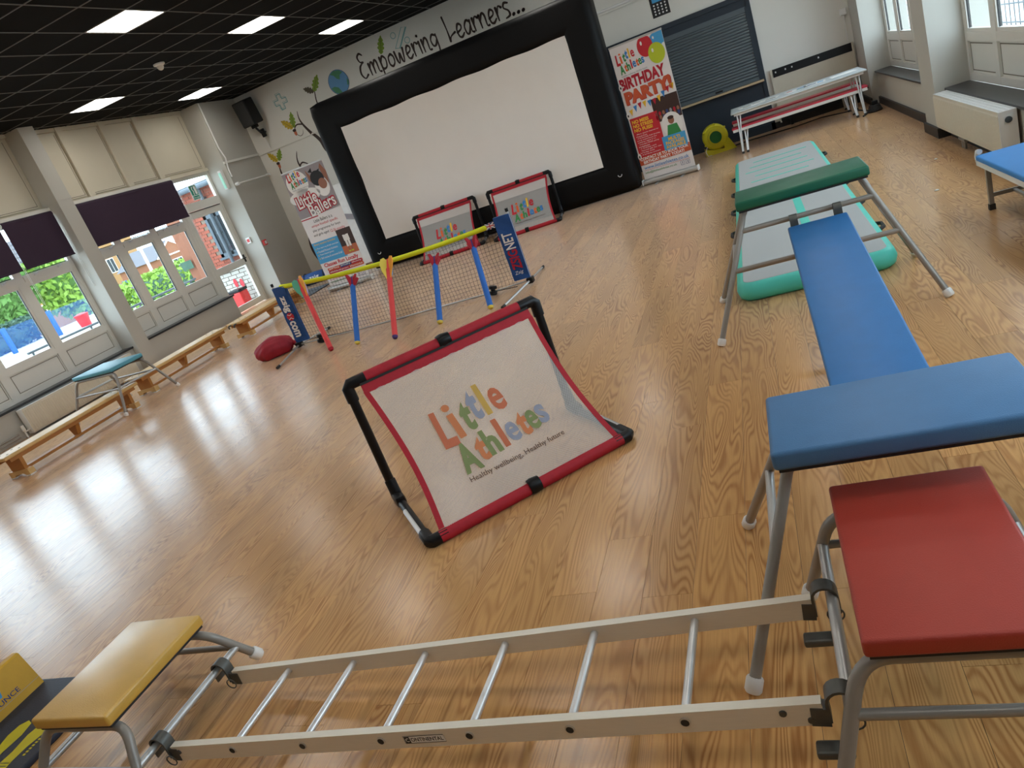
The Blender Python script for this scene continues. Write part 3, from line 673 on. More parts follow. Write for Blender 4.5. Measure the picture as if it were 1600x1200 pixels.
# ---- roller blinds
def blind(y0, y1, zb, label):
    t = thing('roller_blind', label, 'blind', (-9.585, y0, 0), 0, 'purple roller blinds over the left windows')
    Wd = y1 - y0
    MB().box((-0.05, 0, 2.655), (0.02, Wd, 2.70)).build('head_rail', 'upvc', t)
    MB().cyl((0, 0.005, 2.615), (0, Wd - 0.005, 2.615), 0.036, 14).build('roller', 'blind_purple', t, 40)
    MB().grid(lambda u, v: V((0.034 + 0.003 * math.sin(u * 9), 0.01 + (Wd - 0.02) * u, zb + (2.615 - zb) * v)), 16, 3).grid(lambda u, v: V((0.032 + 0.003 * math.sin(u * 9), 0.01 + (Wd - 0.02) * u, zb + (2.615 - zb) * v)), 16, 3).build('fabric', 'blind_purple', t, 0)
    MB().cyl((0.033, 0.01, zb), (0.033, Wd - 0.01, zb), 0.012, 8).build('bottom_bar', 'blind_purple', t)
    for yy in (0.0, Wd): MB().lathe([(0.04, -0.006), (0.04, 0.006)], (0, yy, 2.615), (0, 1, 0), 12).build('end_bracket', 'white_plastic', t)
    MB().tube([(0.03, Wd + 0.004, 2.6), (0.03, Wd + 0.008, 1.5), (0.05, Wd + 0.008, 1.45), (0.06, Wd + 0.008, 1.5), (0.05, Wd + 0.004, 2.6)], 0.003, 5).build('pull_chain', 'white_plastic', t)
blind(8.80, 11.10, 1.985, 'wide dark purple roller blind between the pillar and the door')
blind(7.62, 8.49, 1.99, 'narrow dark purple roller blind just before the grey pillar')
blind(6.70, 7.58, 1.99, 'dark purple roller blind cut by the left edge of the picture')

# ---- radiators
def radiator(L, H, D, t, vs=1):
    """fluted panel radiator: front face on local -x... built along +y, depth along +x"""
    m = MB(); n = int(L / 0.033)
    def f(u, v):
        y = u * L; k = (u * n) % 1.0
        return V((-0.008 * math.sin(PI * k) ** 0.5 if 0.02 < v < 0.98 else 0.004, y, v * H))
    pts = []
    g = MB()
    cols = []
    for i in range(n):
        for fr_, dx in ((0.0, 0.0), (0.25, -0.007), (0.75, -0.007)): cols.append(((i + fr_) / n * L, dx))
    cols.append((L, 0.0))
    vsx = []
    for y, dx in cols:
        for z, k in ((0, 0), (0.02, 0), (0.03, 1), (H - 0.03, 1), (H - 0.02, 0), (H, 0)): vsx.append((dx * k, y, z))
    fs = [(i*6 + j, (i+1)*6 + j, (i+1)*6 + j + 1, i*6 + j + 1) for i in range(len(cols) - 1) for j in range(5)]
    MB().add(vsx, fs).build('front_panel', 'radiator_white', t)
    MB().box((D - 0.012, 0, 0), (D, L, H)).build('rear_panel', 'radiator_white', t)
    for y in (0.0, L): MB().box((0, y - 0.004, 0), (D, y + 0.004, H)).build('side_panel', 'white_plastic', t)
    gr = MB()
    for y0 in range(int(L / 0.02)): gr.box((0.012, y0 * 0.02, H - 0.006), (D - 0.012, y0 * 0.02 + 0.011, H))
    for xx in (0.004, D * 0.35, D * 0.65, D - 0.012): gr.box((xx, 0, H - 0.005), (xx + 0.008, L, H + 0.001))
    gr.build('top_grille', 'white_plastic', t)
r1 = thing('radiator', 'white panel radiator under the right window sill', 'radiator', (1.655, 6.45, 0.13)); radiator(2.0, 0.32, 0.12, r1)
MB().box((0.03, -0.010, 0.225), (0.09, -0.004, 0.285)).build('vent_plate', 'white_plastic', r1)
MB().lathe([(0.024, -0.012), (0.024, -0.02), (0.012, -0.024)], (0.06, 0, 0.255), (0, 1, 0), 14).build('thermostat_dial', 'rail_dark', r1, 30)
MB().tube([(0.05, 1.25, 0.0), (0.05, 1.25, -0.05), (0.05, 1.25, -0.128)], 0.012, 8).tube([(0.05, 1.32, 0.0), (0.05, 1.32, -0.128)], 0.012, 8).tube([(0.05, 1.2, -0.05), (0.05, 1.40, -0.05)], 0.018, 8).build('valve_pipe', 'grey_tube', r1, 40)
r2 = thing('radiator', 'cream fluted radiator below the left windows behind the bench', 'radiator', (-9.36, 6.34, 0.03), PI)
r2.location = (-9.36, 8.30, 0.03); radiator(1.95, 0.34, 0.10, r2)
MB().tube([(0.05, 1.955, 0.06), (0.05, 2.03, 0.06), (0.05, 2.03, -0.028)], 0.012, 8).lathe([(0.02, 0), (0.024, 0.02), (0.022, 0.08)], (0.05, 2.03, 0.07), (0, 0, 1), 12).build('valve', 'white_plastic', r2, 40)
MB().tube([(-9.44, YF + 1, 0.05), (-9.44, 6.2, 0.05)], 0.012, 8).tube([(-9.44, YF + 1, 0.09), (-9.44, 6.2, 0.09)], 0.012, 8).build('heating_pipe', 'grey_tube', wl)

# ---- right wall with deep windows
wr = struct('wall_right', MB().box((XR, 12.60, 0), (2.3, 13.5, ZC)).box((XR, 8.54, 0), (2.3, 9.10, ZC)).box((XR, 4.40, 0), (2.3, 5.0, ZC)).box((XR, YF, 0), (2.3, 0.6, ZC)).box((1.80, 0.6, 0), (2.3, 12.6, 0.44)).box((XR, YF, 2.62), (2.3, 13.5, ZC)), 'wall_grey')
for y0, y1 in ((9.10, 12.60), (5.0, 8.54), (0.6, 4.40)):
    MB().rbox((1.775, y0, 0.44), (2.0, y1, 0.465), 0.006).build('ledge', 'sill_black', wr)
for i, (a, b) in enumerate((((1.775, 9.14), (1.80, 12.6)), ((1.665, 8.515), (1.69, 9.125)), ((1.69, 8.515), (1.80, 8.54)), ((1.665, 12.58), (1.69, 13.44)), ((1.775, 5.0), (1.80, 8.515)), ((1.665, 4.375), (1.69, 5.025)))):
    struct('baseboard_right' if i == 0 else 'baseboard_right.%03d' % i, MB().box((a[0], a[1], 0), (b[0], b[1], 0.10)), 'skirting_black')
struct('baseboard_back', MB().box((0.34, YB - 0.02, 0), (1.66, YB, 0.10)), 'skirting_black')
for ya, yb, n in ((9.10, 12.60, 4), (5.0, 8.54, 4), (0.6, 4.4, 4)):
    p = (yb - ya) / n
    for k in range(n): window(ya + p*k, ya + p*(k+1), 2.055, -1, 0.465, 2.62, 0.83, 0.91, 1.95, 0.12)
sw = thing('cable_box', 'small white cable box on the far right corner wall', 'junction box', (1.60, YB - 0.001, 1.33))
MB().rbox((-0.05, -0.05, 0), (0.05, -0.001, 0.10), 0.008).build('box', 'white_plastic', sw); MB().tube([(0, -0.03, 0.0), (0, -0.03, -0.38)], 0.008, 6).build('cable', 'white_plastic', sw)
# ================================================================== THINGS IN THE HALL
# ---- inflatable cinema screen
X0, X1, ZT, TB, YS = -6.66, -1.74, 2.91, 0.52, 11.42
scr = thing('inflatable_screen', 'huge black inflatable frame holding a white projection screen', 'screen', ((X0 + X1) / 2, YS, 0))
hw_ = (X1 - X0) / 2
def rounded_ring():
    """closed sweep of a rounded-square section around the frame"""
    r = TB / 2; sec = []
    for q in range(4):
        cx, cy = ((1, 1), (-1, 1), (-1, -1), (1, -1))[q]
        for k in range(5):
            a = q * PI/2 + k * PI/8; sec.append((cx * (r - 0.13) + 0.13 * math.cos(a), cy * (r - 0.13) + 0.13 * math.sin(a)))
    path = []
    cr = 0.30; cxs = hw_ - r; z0, z1 = r, ZT - r
    corners = ((cxs, z1, 0), (-cxs, z1, 1), (-cxs, z0, 2), (cxs, z0, 3))
    for cx, cz, q in corners:
        for k, kk in ((0, 1.0), (1, 1.10), (2, 1.33), (3, 1.10), (4, 1.0)):
            a = q * PI/2 + k * PI/8; e = 0.03
            sx = 1 if cx > 0 else -1; sz = 1 if q < 2 else -1
            path.append((cx - sx * e + e * math.cos(a), cz - sz * e + e * math.sin(a), math.cos(a) * kk, math.sin(a) * kk, cx, cz, sx, sz))
    m = MB(); vs = []; n = len(sec)
    for x, z, nx, nz, cx, cz, sx, sz in path:
        for a, b in sec: vs.append((x + nx * a, r + b, z + nz * a) if a >= 0 else (cx + sx * a, r + b, cz + sz * a))
    N = len(path)
    fs = [(i*n + k, i*n + (k+1) % n, ((i+1) % N)*n + (k+1) % n, ((i+1) % N)*n + k) for i in range(N) for k in range(n)]
    return m.add(vs, fs)
rounded_ring().build('air_frame', 'black_pvc', scr, 50)
MB().grid(lambda u, v: V(((u - 0.5) * (2*hw_ - 2*TB + 0.10), 0.020 + 0.010 * math.sin(u*17 + 3*v) * (abs(u - 0.5) * 2) ** 2 + 0.006 * math.sin(v * 14 + u * 6), TB - 0.04 + v * (ZT - 2*TB + 0.07) - 0.008 * math.sin(u * 31) * v * v)), 60, 30).build('screen_cloth', 'screen_cloth', scr, 0)
MB().box((-hw_ + TB - 0.06, 0.12, TB - 0.06), (hw_ - TB + 0.06, 0.16, ZT - TB + 0.06)).build('backing', 'black_pvc', scr)
for s in (-1, 1): MB().tube(arc((s * (hw_ - 0.26), -0.008, 0.30), 0.03, PI, 2*PI, 8), 0.005, 6).build('anchor_ring', 'chrome', scr)
for x in (-1.2, 1.2): MB().rbox((x - 0.22, TB - 0.02, 0.0), (x + 0.22, TB + 0.7, 0.32), 0.12, 3).build('rear_foot', 'black_pvc', scr, 50)

# ---- pull-up banners
def banner(name, label, base, rz):
    t = thing(name, label, 'banner', base, rz)
    p = MB().box((0, -0.002, 0.09), (0.80, 0.002, 2.03)).build('panel', 'print_white', t)
    MB().rbox((-0.03, -0.05, 0.012), (0.83, 0.05, 0.085), 0.025, 3).build('base', 'shiny_tube', t, 40)
    for x in (-0.035, 0.835): MB().rbox((x - 0.01, -0.055, 0.008), (x + 0.01, 0.055, 0.092), 0.02, 3).build('base_cap', 'white_plastic', t)
    for x in (0.2, 0.6): MB().rbox((x - 0.02, -0.17, 0.0), (x + 0.02, 0.17, 0.012), 0.005).build('foot', 'shiny_tube', t)
    MB().rbox((-0.005, -0.008, 2.025), (0.805, 0.008, 2.05), 0.004).build('top_rail', 'shiny_tube', t)
    MB().cyl((0.4, 0.02, 0.07), (0.4, 0.012, 2.03), 0.008, 8).build('pole', 'shiny_tube', t)
    return t, p
def bf(l): return lambda x, z: V((x, -0.002 - 0.0016 * l, z))
# Little Ballers banner
t, p = banner('pull_up_banner', 'pull-up banner with a child photo and red-outlined heading beside the black screen frame', (-7.09, 10.62, 0), 0.02)
flat(rect(0.0, 1.28, 0.80, 2.025), 'banner_grey', p, bf(1), 'print_field')
flat(rect(0.0, 1.245, 0.34, 1.262), 'ink_crimson', p, bf(1), 'print_line')
flat([(0.0, 1.0), (0.0, 1.245), (0.34, 1.245), (0.8, 1.30), (0.8, 0.1), (0.0, 0.1)], 'print_white', p, bf(1), 'print_field')
flat(disc(0.22, 1.83, 0.20, 0.20, 30), 'ink_white', p, bf(2), 'print_circle'); flat(disc(0.26, 1.60, 0.30, 0.12, 30), 'ink_white', p, bf(2), 'print_circle')
lg = p
logo(lg, bf(4), 0.07, 1.73, 0.36, 'ink_', 0.0, 'Healthy wellbeing, Healthy future', 'ink_grey')
# photo print of a player with raised arms
flat(disc(0.63, 1.66, 0.13, 0.16, 20), 'ink_white', p, bf(2), 'print_shirt')
for q in ([(0.44, 1.98), (0.50, 1.86), (0.50, 1.74), (0.45, 1.80)], [(0.74, 2.0), (0.80, 1.86), (0.77, 1.66), (0.72, 1.80), (0.70, 1.94)]): flat(q, 'ink_skin', p, bf(3), 'print_arm')
flat(disc(0.60, 1.80, 0.125, 0.12, 20), 'ink_black', p, bf(4), 'print_hair'); flat(disc(0.66, 1.70, 0.075, 0.085, 18), 'ink_skin', p, bf(5), 'print_face')
flat([(0.48, 1.93), (0.56, 1.98), (0.55, 1.90)], 'ink_black', p, bf(4), 'print_bow'); flat([(0.60, 1.90), (0.70, 1.93), (0.66, 1.86)], 'ink_black', p, bf(5), 'print_bow')
for mat, bo, l in (('ink_crimson', 0.11, 6), ('ink_white', 0.012, 7)):
    e = 0.018 if bo > 0.05 else 0
    lettering('Little', mat, p, bf(l), 0.07 - e, 1.43 - e, 0.40 + 2*e, 0.19 + 2*e, bo, 0.1, 0.10); lettering('Ballers', mat, p, bf(l), 0.24 - e, 1.26 - e, 0.53 + 2*e, 0.19 + 2*e, bo, 0.1, 0.14)
for k, (s, c, x, wd) in enumerate((('Little Ballers is a', 'ink_black', 0.22, 0.36), ('unique football specific', 'ink_red', 0.14, 0.52), ('play programme for boys', 'ink_black', 0.13, 0.54), ('and girls aged', 'ink_black', 0.11, 0.30))):
    lettering(s, c, p, bf(2), x, 1.165 - k * 0.075, wd, 0.052, 0.004)
lettering('12-36 months', 'ink_red', p, bf(2), 0.44, 0.94, 0.28, 0.048, 0.004)
flat(rect(0.0, 0.50, 0.56, 0.86), 'ink_sky', p, bf(2), 'print_field')
flat(rect(0.52, 0.52, 0.80, 0.94), 'ink_brown', p, bf(3), 'print_photo'); flat(rect(0.52, 0.52, 0.80, 0.66), 'ink_acorn', p, bf(4), 'print_photo_floor')
flat(disc(0.66, 0.87, 0.035, 0.04, 14), 'ink_brown', p, bf(5), 'print_head'); flat(rect(0.61, 0.74, 0.72, 0.84), 'ink_white', p, bf(5), 'print_shirt'); flat(rect(0.62, 0.64, 0.66, 0.74), 'ink_white', p, bf(5), 'print_shorts'); flat(rect(0.67, 0.64, 0.71, 0.74), 'ink_white', p, bf(5), 'print_shorts')
for a in (0.63, 0.685): flat(rect(a, 0.57, a + 0.025, 0.64), 'ink_skin', p, bf(5), 'print_leg'); flat(rect(a - 0.01, 0.55, a + 0.03, 0.575), 'ink_lime', p, bf(5), 'print_shoe')
lettering('Every session includes', 'ink_yellow', p, bf(3), 0.04, 0.80, 0.42, 0.042, 0.006)
for k, s in enumerate(('Fun warm-up & ball exercises', 'Football Related Activities', 'Team based games', 'Skill matches & movement & ball')):
    lettering(s, 'ink_white', p, bf(3), 0.07, 0.735 - k * 0.055, (0.42, 0.38, 0.28, 0.42)[k], 0.034, 0.003); flat(disc(0.045, 0.75 - k * 0.055, 0.010, n=8), 'ink_yellow', p, bf(3), 'print_bullet')
lettering('Classes Run Locally', 'ink_red', p, bf(2), 0.06, 0.405, 0.68, 0.085, 0.03)
for x0, x1, z0, z1, c, s in ((0.10, 0.34, 0.345, 0.395, 'ink_rust', '#Play'), (0.34, 0.56, 0.345, 0.395, 'ink_navy', '#Healthy'), (0.56, 0.78, 0.345, 0.40, 'ink_crimson', '#Activity'), (0.10, 0.50, 0.29, 0.345, 'ink_crimson', '#Skilldevelopment'), (0.50, 0.78, 0.29, 0.345, 'ink_rust', '#Sportsclub')):
    flat([(x0, z0), (x1, z0), (x1 + 0.01, (z0 + z1)/2), (x1, z1), (x0, z1), (x0 - 0.01, (z0 + z1)/2)], c, p, bf(2), 'print_tag'); lettering(s, 'ink_white', p, bf(3), x0 + 0.015, z0 + 0.012, x1 - x0 - 0.03, 0.032, 0.006)
lettering('www.littleathletes.co.uk', 'ink_blue', p, bf(2), 0.05, 0.215, 0.70, 0.048, 0.006)
flat(rect(0.05, 0.196, 0.75, 0.201), 'ink_red', p, bf(2), 'print_line'); lettering('info@littleathletes.co.uk', 'ink_green', p, bf(2), 0.05, 0.135, 0.50, 0.042, 0.004)
for x, s in ((0.60, 'f'), (0.68, 't')): outb = ribbon(rect(x, 0.13, x + 0.055, 0.185) + [(x, 0.13)], [0.005] * 5, 'ink_navy', p, bf(2), 'print_icon'); lettering(s, 'ink_navy', p, bf(2), x + 0.02, 0.14, None, 0.035, 0.01)
# Birthday Party banner
t, p = banner('pull_up_banner', 'pull-up banner advertising a birthday party beside the serving hatch', (-1.685, 11.60, 0), -0.17)
for cx, cz, rx, rz_, c, l in ((0.70, 1.93, 0.10, 0.10, 'ink_sky', 2), (0.52, 1.90, 0.115, 0.145, 'ink_red', 3), (0.66, 1.76, 0.12, 0.14, 'ink_lime', 4)):
    pts = [(min(a, 0.798), min(b, 2.02)) for a, b in disc(cx, cz, rx, rz_, 28)]; bl = flat(pts, c, p, bf(l), 'print_balloon'); flat(disc(cx - rx*0.4, cz + rz_*0.35, rx*0.13, rz_*0.2, 10), 'ink_white', bl, bf(l + 0.5), 'print_highlight')
flat(rect(0.72, 1.86, 0.798, 2.022), 'ink_sky', p, bf(1.5), 'print_field')
logo(p, bf(2), 0.06, 1.60, 0.42, 'ink_', 0.03, 'Healthy wellbeing, Healthy future', 'ink_grey')
lettering('BIRTHDAY', 'ink_crimson', p, bf(3), 0.02, 1.42, 0.70, 0.165, 0.05, 0.05, 0.03)
for mat, e, l in (('ink_crimson', 0.008, 3), ('ink_rust', 0, 4)): lettering('PARTY!', mat, p, bf(l), 0.04 + e, 1.205 - e, 0.73, 0.19, 0.06, 0.05, 0.06)
for k in range(10):
    x = 0.05 + k * 0.075; z = 1.10 + 0.03 * math.sin(k * 0.9) + k * 0.016
    flat([(x, z + 0.03), (x + 0.06, z + 0.038), (x + 0.032, z - 0.06)], ('ink_yellow', 'ink_blue', 'ink_crimson')[k % 3], p, bf(4), 'print_bunting')
flat(rect(0.40, 0.84, 0.798, 1.18), 'ink_brown', p, bf(2), 'print_photo')
for k in range(14): flat(disc(0.43 + (k % 7) * 0.055, 0.90 + (k // 7) * 0.055, 0.02, 0.032, 8), ('ink_crimson', 'ink_skin', 'ink_navy', 'ink_grey')[k % 4], p, bf(3), 'print_guest')
flat(disc(0.62, 0.76, 0.155, 0.175, 26), 'ink_white', p, bf(4), 'print_circle'); flat(disc(0.62, 0.82, 0.045, 0.055, 14), 'ink_skin', p, bf(6), 'print_head'); flat(disc(0.62, 0.858, 0.048, 0.026, 12), 'ink_brown', p, bf(7), 'print_hair')
flat([(0.55, 0.76), (0.69, 0.76), (0.73, 0.60), (0.51, 0.60)], 'ink_green', p, bf(5), 'print_shirt')
flat(rect(0.02, 0.42, 0.45, 1.01), 'ink_red', p, bf(3), 'print_field')
for k, s in enumerate(('NO MESS', 'NO STRESS', 'NO FUSS!')): lettering(s, 'ink_yellow', p, bf(4), 0.045, 0.925 - k * 0.062, (0.26, 0.31, 0.29)[k], 0.052, 0.04)
for k, s in enumerate(('. Many sports themes to', 'choose from', '. A fantastically FUN birthday', 'party experience for', 'children aged 3-11', '. Includes FREE party', 'invitations', '. A birthday card', '. Special gift for the', 'birthday child', '. A birthday present')):
    lettering(s, 'ink_white', p, bf(4), 0.05, 0.755 - k * 0.031, min(0.37, 0.0155 * len(s)), 0.02, 0.004)
flat(rect(0.42, 0.415, 0.775, 0.62), 'ink_sky', p, bf(6), 'print_field')
for k, s in enumerate(('MULTI', 'PACKAGES', 'AVAILABLE')): lettering(s, 'ink_yellow', p, bf(7), 0.60, 0.545 - k * 0.055, (0.18, 0.28, 0.30)[k], 0.048, 0.04, 0, 0, 'lettering', 'C')
flat([(0.0, 0.305), (0.80, 0.325), (0.80, 0.445), (0.0, 0.42)], 'ink_rust', p, bf(5), 'print_strip')
lettering('CONTACT US TO BOOK YOUR', 'ink_white', p, bf(6), 0.02, 0.372, 0.75, 0.046, 0.03, 0, 0.02); lettering('BIRTHDAY PARTY TODAY!', 'ink_white', p, bf(6), 0.06, 0.317, 0.64, 0.046, 0.03, 0, 0.02)
lettering('www.littleathletes.co.uk', 'ink_blue', p, bf(2), 0.04, 0.235, 0.70, 0.050, 0.006)
flat(rect(0.04, 0.218, 0.75, 0.222), 'ink_red', p, bf(2), 'print_line'); lettering('info@littleathletes.co.uk', 'ink_green', p, bf(2), 0.04, 0.16, 0.50, 0.042, 0.004)
for x, s in ((0.60, 'f'), (0.68, 't')): ribbon(rect(x, 0.15, x + 0.055, 0.205) + [(x, 0.15)], [0.005] * 5, 'ink_navy', p, bf(2), 'print_icon'); lettering(s, 'ink_navy', p, bf(2), x + 0.02, 0.16, None, 0.035, 0.01)
for z in (1.47, 1.06, 0.44):
    b_ = flat(disc(0.02, z, 0.028, 0.05, 14), 'ink_white', p, bf(5), 'print_football'); flat(disc(0.02, z, 0.012, 0.02, 6), 'ink_black', b_, bf(6), 'print_patch')

# ---- folding football goals
def goal(label, bl, br, ink, group='white net folding goals'):
    """bl, br: floor ends of the bar on the near side"""
    bl, br = V((*bl, 0)), V((*br, 0)); u = (br - bl); L = u.length; ang = math.atan2(u.y, u.x)
    t = thing('folding_goal', label, 'goal', bl, ang, group)
    A, Hh, r = 0.64, 0.69, 0.024
    # corner fittings and arms on the floor, posts at the far side
    lowbar = MB().cyl((0.05, 0, r + 0.004), (L - 0.05, 0, r + 0.004), r + 0.006, 14).build('ground_bar', 'red_fabric', t, 40)
    MB().lathe([(0.036, -0.03), (0.040, -0.01), (0.036, 0.03)], (L * 0.5, 0, 0.034), (1, 0, 0), 14).build('clip', 'black_plastic', lowbar, 40)
    topb = MB().cyl((0.06, A, Hh), (L - 0.06, A, Hh), r + 0.006, 14).build('crossbar', 'red_fabric', t, 40)
    MB().lathe([(0.034, -0.035), (0.040, -0.01), (0.034, 0.035)], (L * 0.5, A, Hh + 0.005), (1, 0, 0), 14).build('clip', 'black_plastic', topb, 40)
    MB().beam((0.06, A - 0.026, Hh - 0.018), (L - 0.06, A - 0.026, Hh - 0.018), 0.012, 0.012).build('seam', 'black_rubber', topb)
    MB().grid(lambda a, b: V((0.06 + a * (L - 0.12), A - 0.022 - 0.03 * b, Hh - 0.01 - 0.058 * b + 0.003 * math.sin(a * 60))), 24, 2).build('skirt', 'red_fabric', topb, 0)
    for x in (0.0, L):
        s = 1 if x == 0 else -1
        MB().tube([(x + s*0.09, 0, 0.028), (x + s*0.01, 0, 0.028), (x, 0.012, 0.028), (x, 0.10, 0.028)], 0.030, 12).build('corner', 'black_plastic', t, 40)
        arm = MB().cyl((x, 0.08, 0.027), (x, A - 0.10, 0.027), 0.022, 12).build('arm', 'black_plastic', t, 40)
        MB().cyl((x - s * 0.012, 0.10, 0.036), (x - s * 0.012, A * 0.62, 0.036), 0.014, 8).build('steel_sleeve', 'chrome', arm, 40)
        MB().rbox((x - 0.028, A - 0.12, 0.004), (x + 0.028, A + 0.03, 0.07), 0.018, 2).tube([(x, A - 0.03, 0.04), (x, A, 0.13)], 0.030, 10).build('hinge', 'black_plastic', t, 40)
        MB().cyl((x, A, 0.09), (x, A, Hh - 0.03), 0.024, 12).build('post', 'black_plastic', t, 40)
        MB().tube([(x, A, Hh - 0.09), (x, A, Hh - 0.015), (x + s*0.012, A, Hh), (x + s*0.10, A, Hh)], 0.031, 12).build('corner', 'black_plastic', t, 40)
    x0, x1 = 0.085, L - 0.085
    def net(a, b):      # a across, b from top (0) to ground bar (1)
        x = x0 + (x1 - x0) * a; pull = 0.030 * math.sin(PI * b) * (abs(a - 0.5) * 2) ** 3
        x += (pull if a < 0.5 else -pull)
        y = (A - 0.045) * (1 - b) + 0.0 * b; z = (Hh - 0.06) * (1 - b) + 0.055 * b
        sag = 0.045 * math.sin(PI * b) * (1 - 0.35 * (abs(a - 0.5) * 2) ** 2) * (0.6 + 0.8 * b) + 0.012 * math.sin(a * 40 + b * 5) * max(0, abs(a - 0.5) * 2 - 0.75) * 2
        return V((x, y + 0.0 - sag * 0.55 + 0.0, z - sag * 0.75))
    nt_ = MB().grid(net, 40, 30, (1.0, 0.9)).build('net', 'goal_netting', t, 0)
    for sd in (0, 1):
        pts = [net(sd, k / 12) for k in range(13)]
        MB().grid(lambda a, b: net(sd, b) + V(((0.028 if sd else -0.028) * a, 0, 0.002)), 1, 16).build('edge_binding', 'red_fabric', t, 0)
    nrm = V((0, -Hh, A)).normalized()
    def on_net(x, y):   # x along the bar from the net's left edge, y up the slope
        return net(x / (x1 - x0), 1 - y / 0.86) + nrm * 0.006
    logo(nt_, on_net, 0.18 if ink == 'netink_' else 0.25, 0.17, 0.56 if ink == 'netink_' else 0.52, ink, 0.0, 'Healthy wellbeing, Healthy future', 'netink_dark', 1.02)
    return t
goal('largest black and red folding goal with white net, standing in front of the others', (-1.70, 2.45), (-0.86, 3.16), 'netink_')
goal('small red and black folding goal half behind the yellow-topped net', (-5.26, 10.49), (-4.22, 10.72), 'ink_')
goal('small red and black folding goal beside the right end of the screen', (-3.95, 10.55), (-2.92, 10.72), 'ink_')

# ---- mini tennis net with its stand
NY = 7.08; NXL, NXR = -5.46, -2.43
tn = thing('tennis_net', 'low mini tennis net with bright yellow top tape and blue sleeves', 'net', (NXL, NY, 0))
NW = NXR - NXL
def ztop(x):
    a = x / NW; return 0.775 * (1 - a) + 0.72 * a - 0.30 * a * (1 - a)
def zbot(x): return 0.085 - 0.06 * min(1, x / NW * 3)
rnd = random.Random(3)
net = MB(); nv = 66; nh = 15
for i in range(nv + 1):
    x = 0.16 + (NW - 0.32) * i / nv; zt, zb_ = ztop(x) - 0.02, zbot(x)
    pts = [(x + 0.006 * math.sin(k * 1.3 + i * 0.4), 0.006 * math.sin(k + i * 0.3), zb_ + (zt - zb_) * k / 7) for k in range(8)]
    net.tube(pts, 0.0016, 3, False)
for j in range(nh + 1):
    f_ = j / nh
    pts = []
    for k in range(34):
        x = 0.16 + (NW - 0.32) * k / 33; zt, zb_ = ztop(x) - 0.02, zbot(x); pts.append((x, 0.006 * math.sin(k * 0.7 + j), zb_ + (zt - zb_) * f_ + 0.004 * math.sin(k * 1.1 + j * 2)))
    net.tube(pts, 0.0016 if j else 0.005, 3, False)
net.build('netting', 'net_string', tn)
MB().tube([(0.10 + (NW - 0.36) * k / 24, 0, ztop(0.10 + (NW - 0.36) * k / 24)) for k in range(25)], 0.026, 8).build('top_tape', 'hivis_yellow', tn, 60)
MB().beam((NW - 0.27, -0.002, ztop(NW - 0.27)), (NW - 0.17, -0.002, ztop(NW - 0.17) + 0.004), 0.03, 0.06).build('flag_patch', 'ink_navy', tn)
fp = [o for o in tn.children if o.name.startswith('flag_patch')][0]
ffn = lambda d: (lambda x, z: V((NW - 0.22 + x, -0.0175 - d, ztop(NW - 0.22) + 0.002 + z)))
for pts, wd, c, d in (([(-0.045, -0.026), (0.045, 0.026)], 0.012, 'ink_white', 0.0005), ([(-0.045, 0.026), (0.045, -0.026)], 0.012, 'ink_white', 0.0007), ([(-0.045, 0), (0.045, 0)], 0.018, 'ink_white', 0.0009), ([(0, -0.026), (0, 0.026)], 0.018, 'ink_white', 0.0011), ([(-0.045, 0), (0.045, 0)], 0.010, 'ink_red', 0.0015), ([(0, -0.026), (0, 0.026)], 0.010, 'ink_red', 0.0017)):
    ribbon(pts, [wd, wd], c, fp, ffn(d), 'flag_stripe')
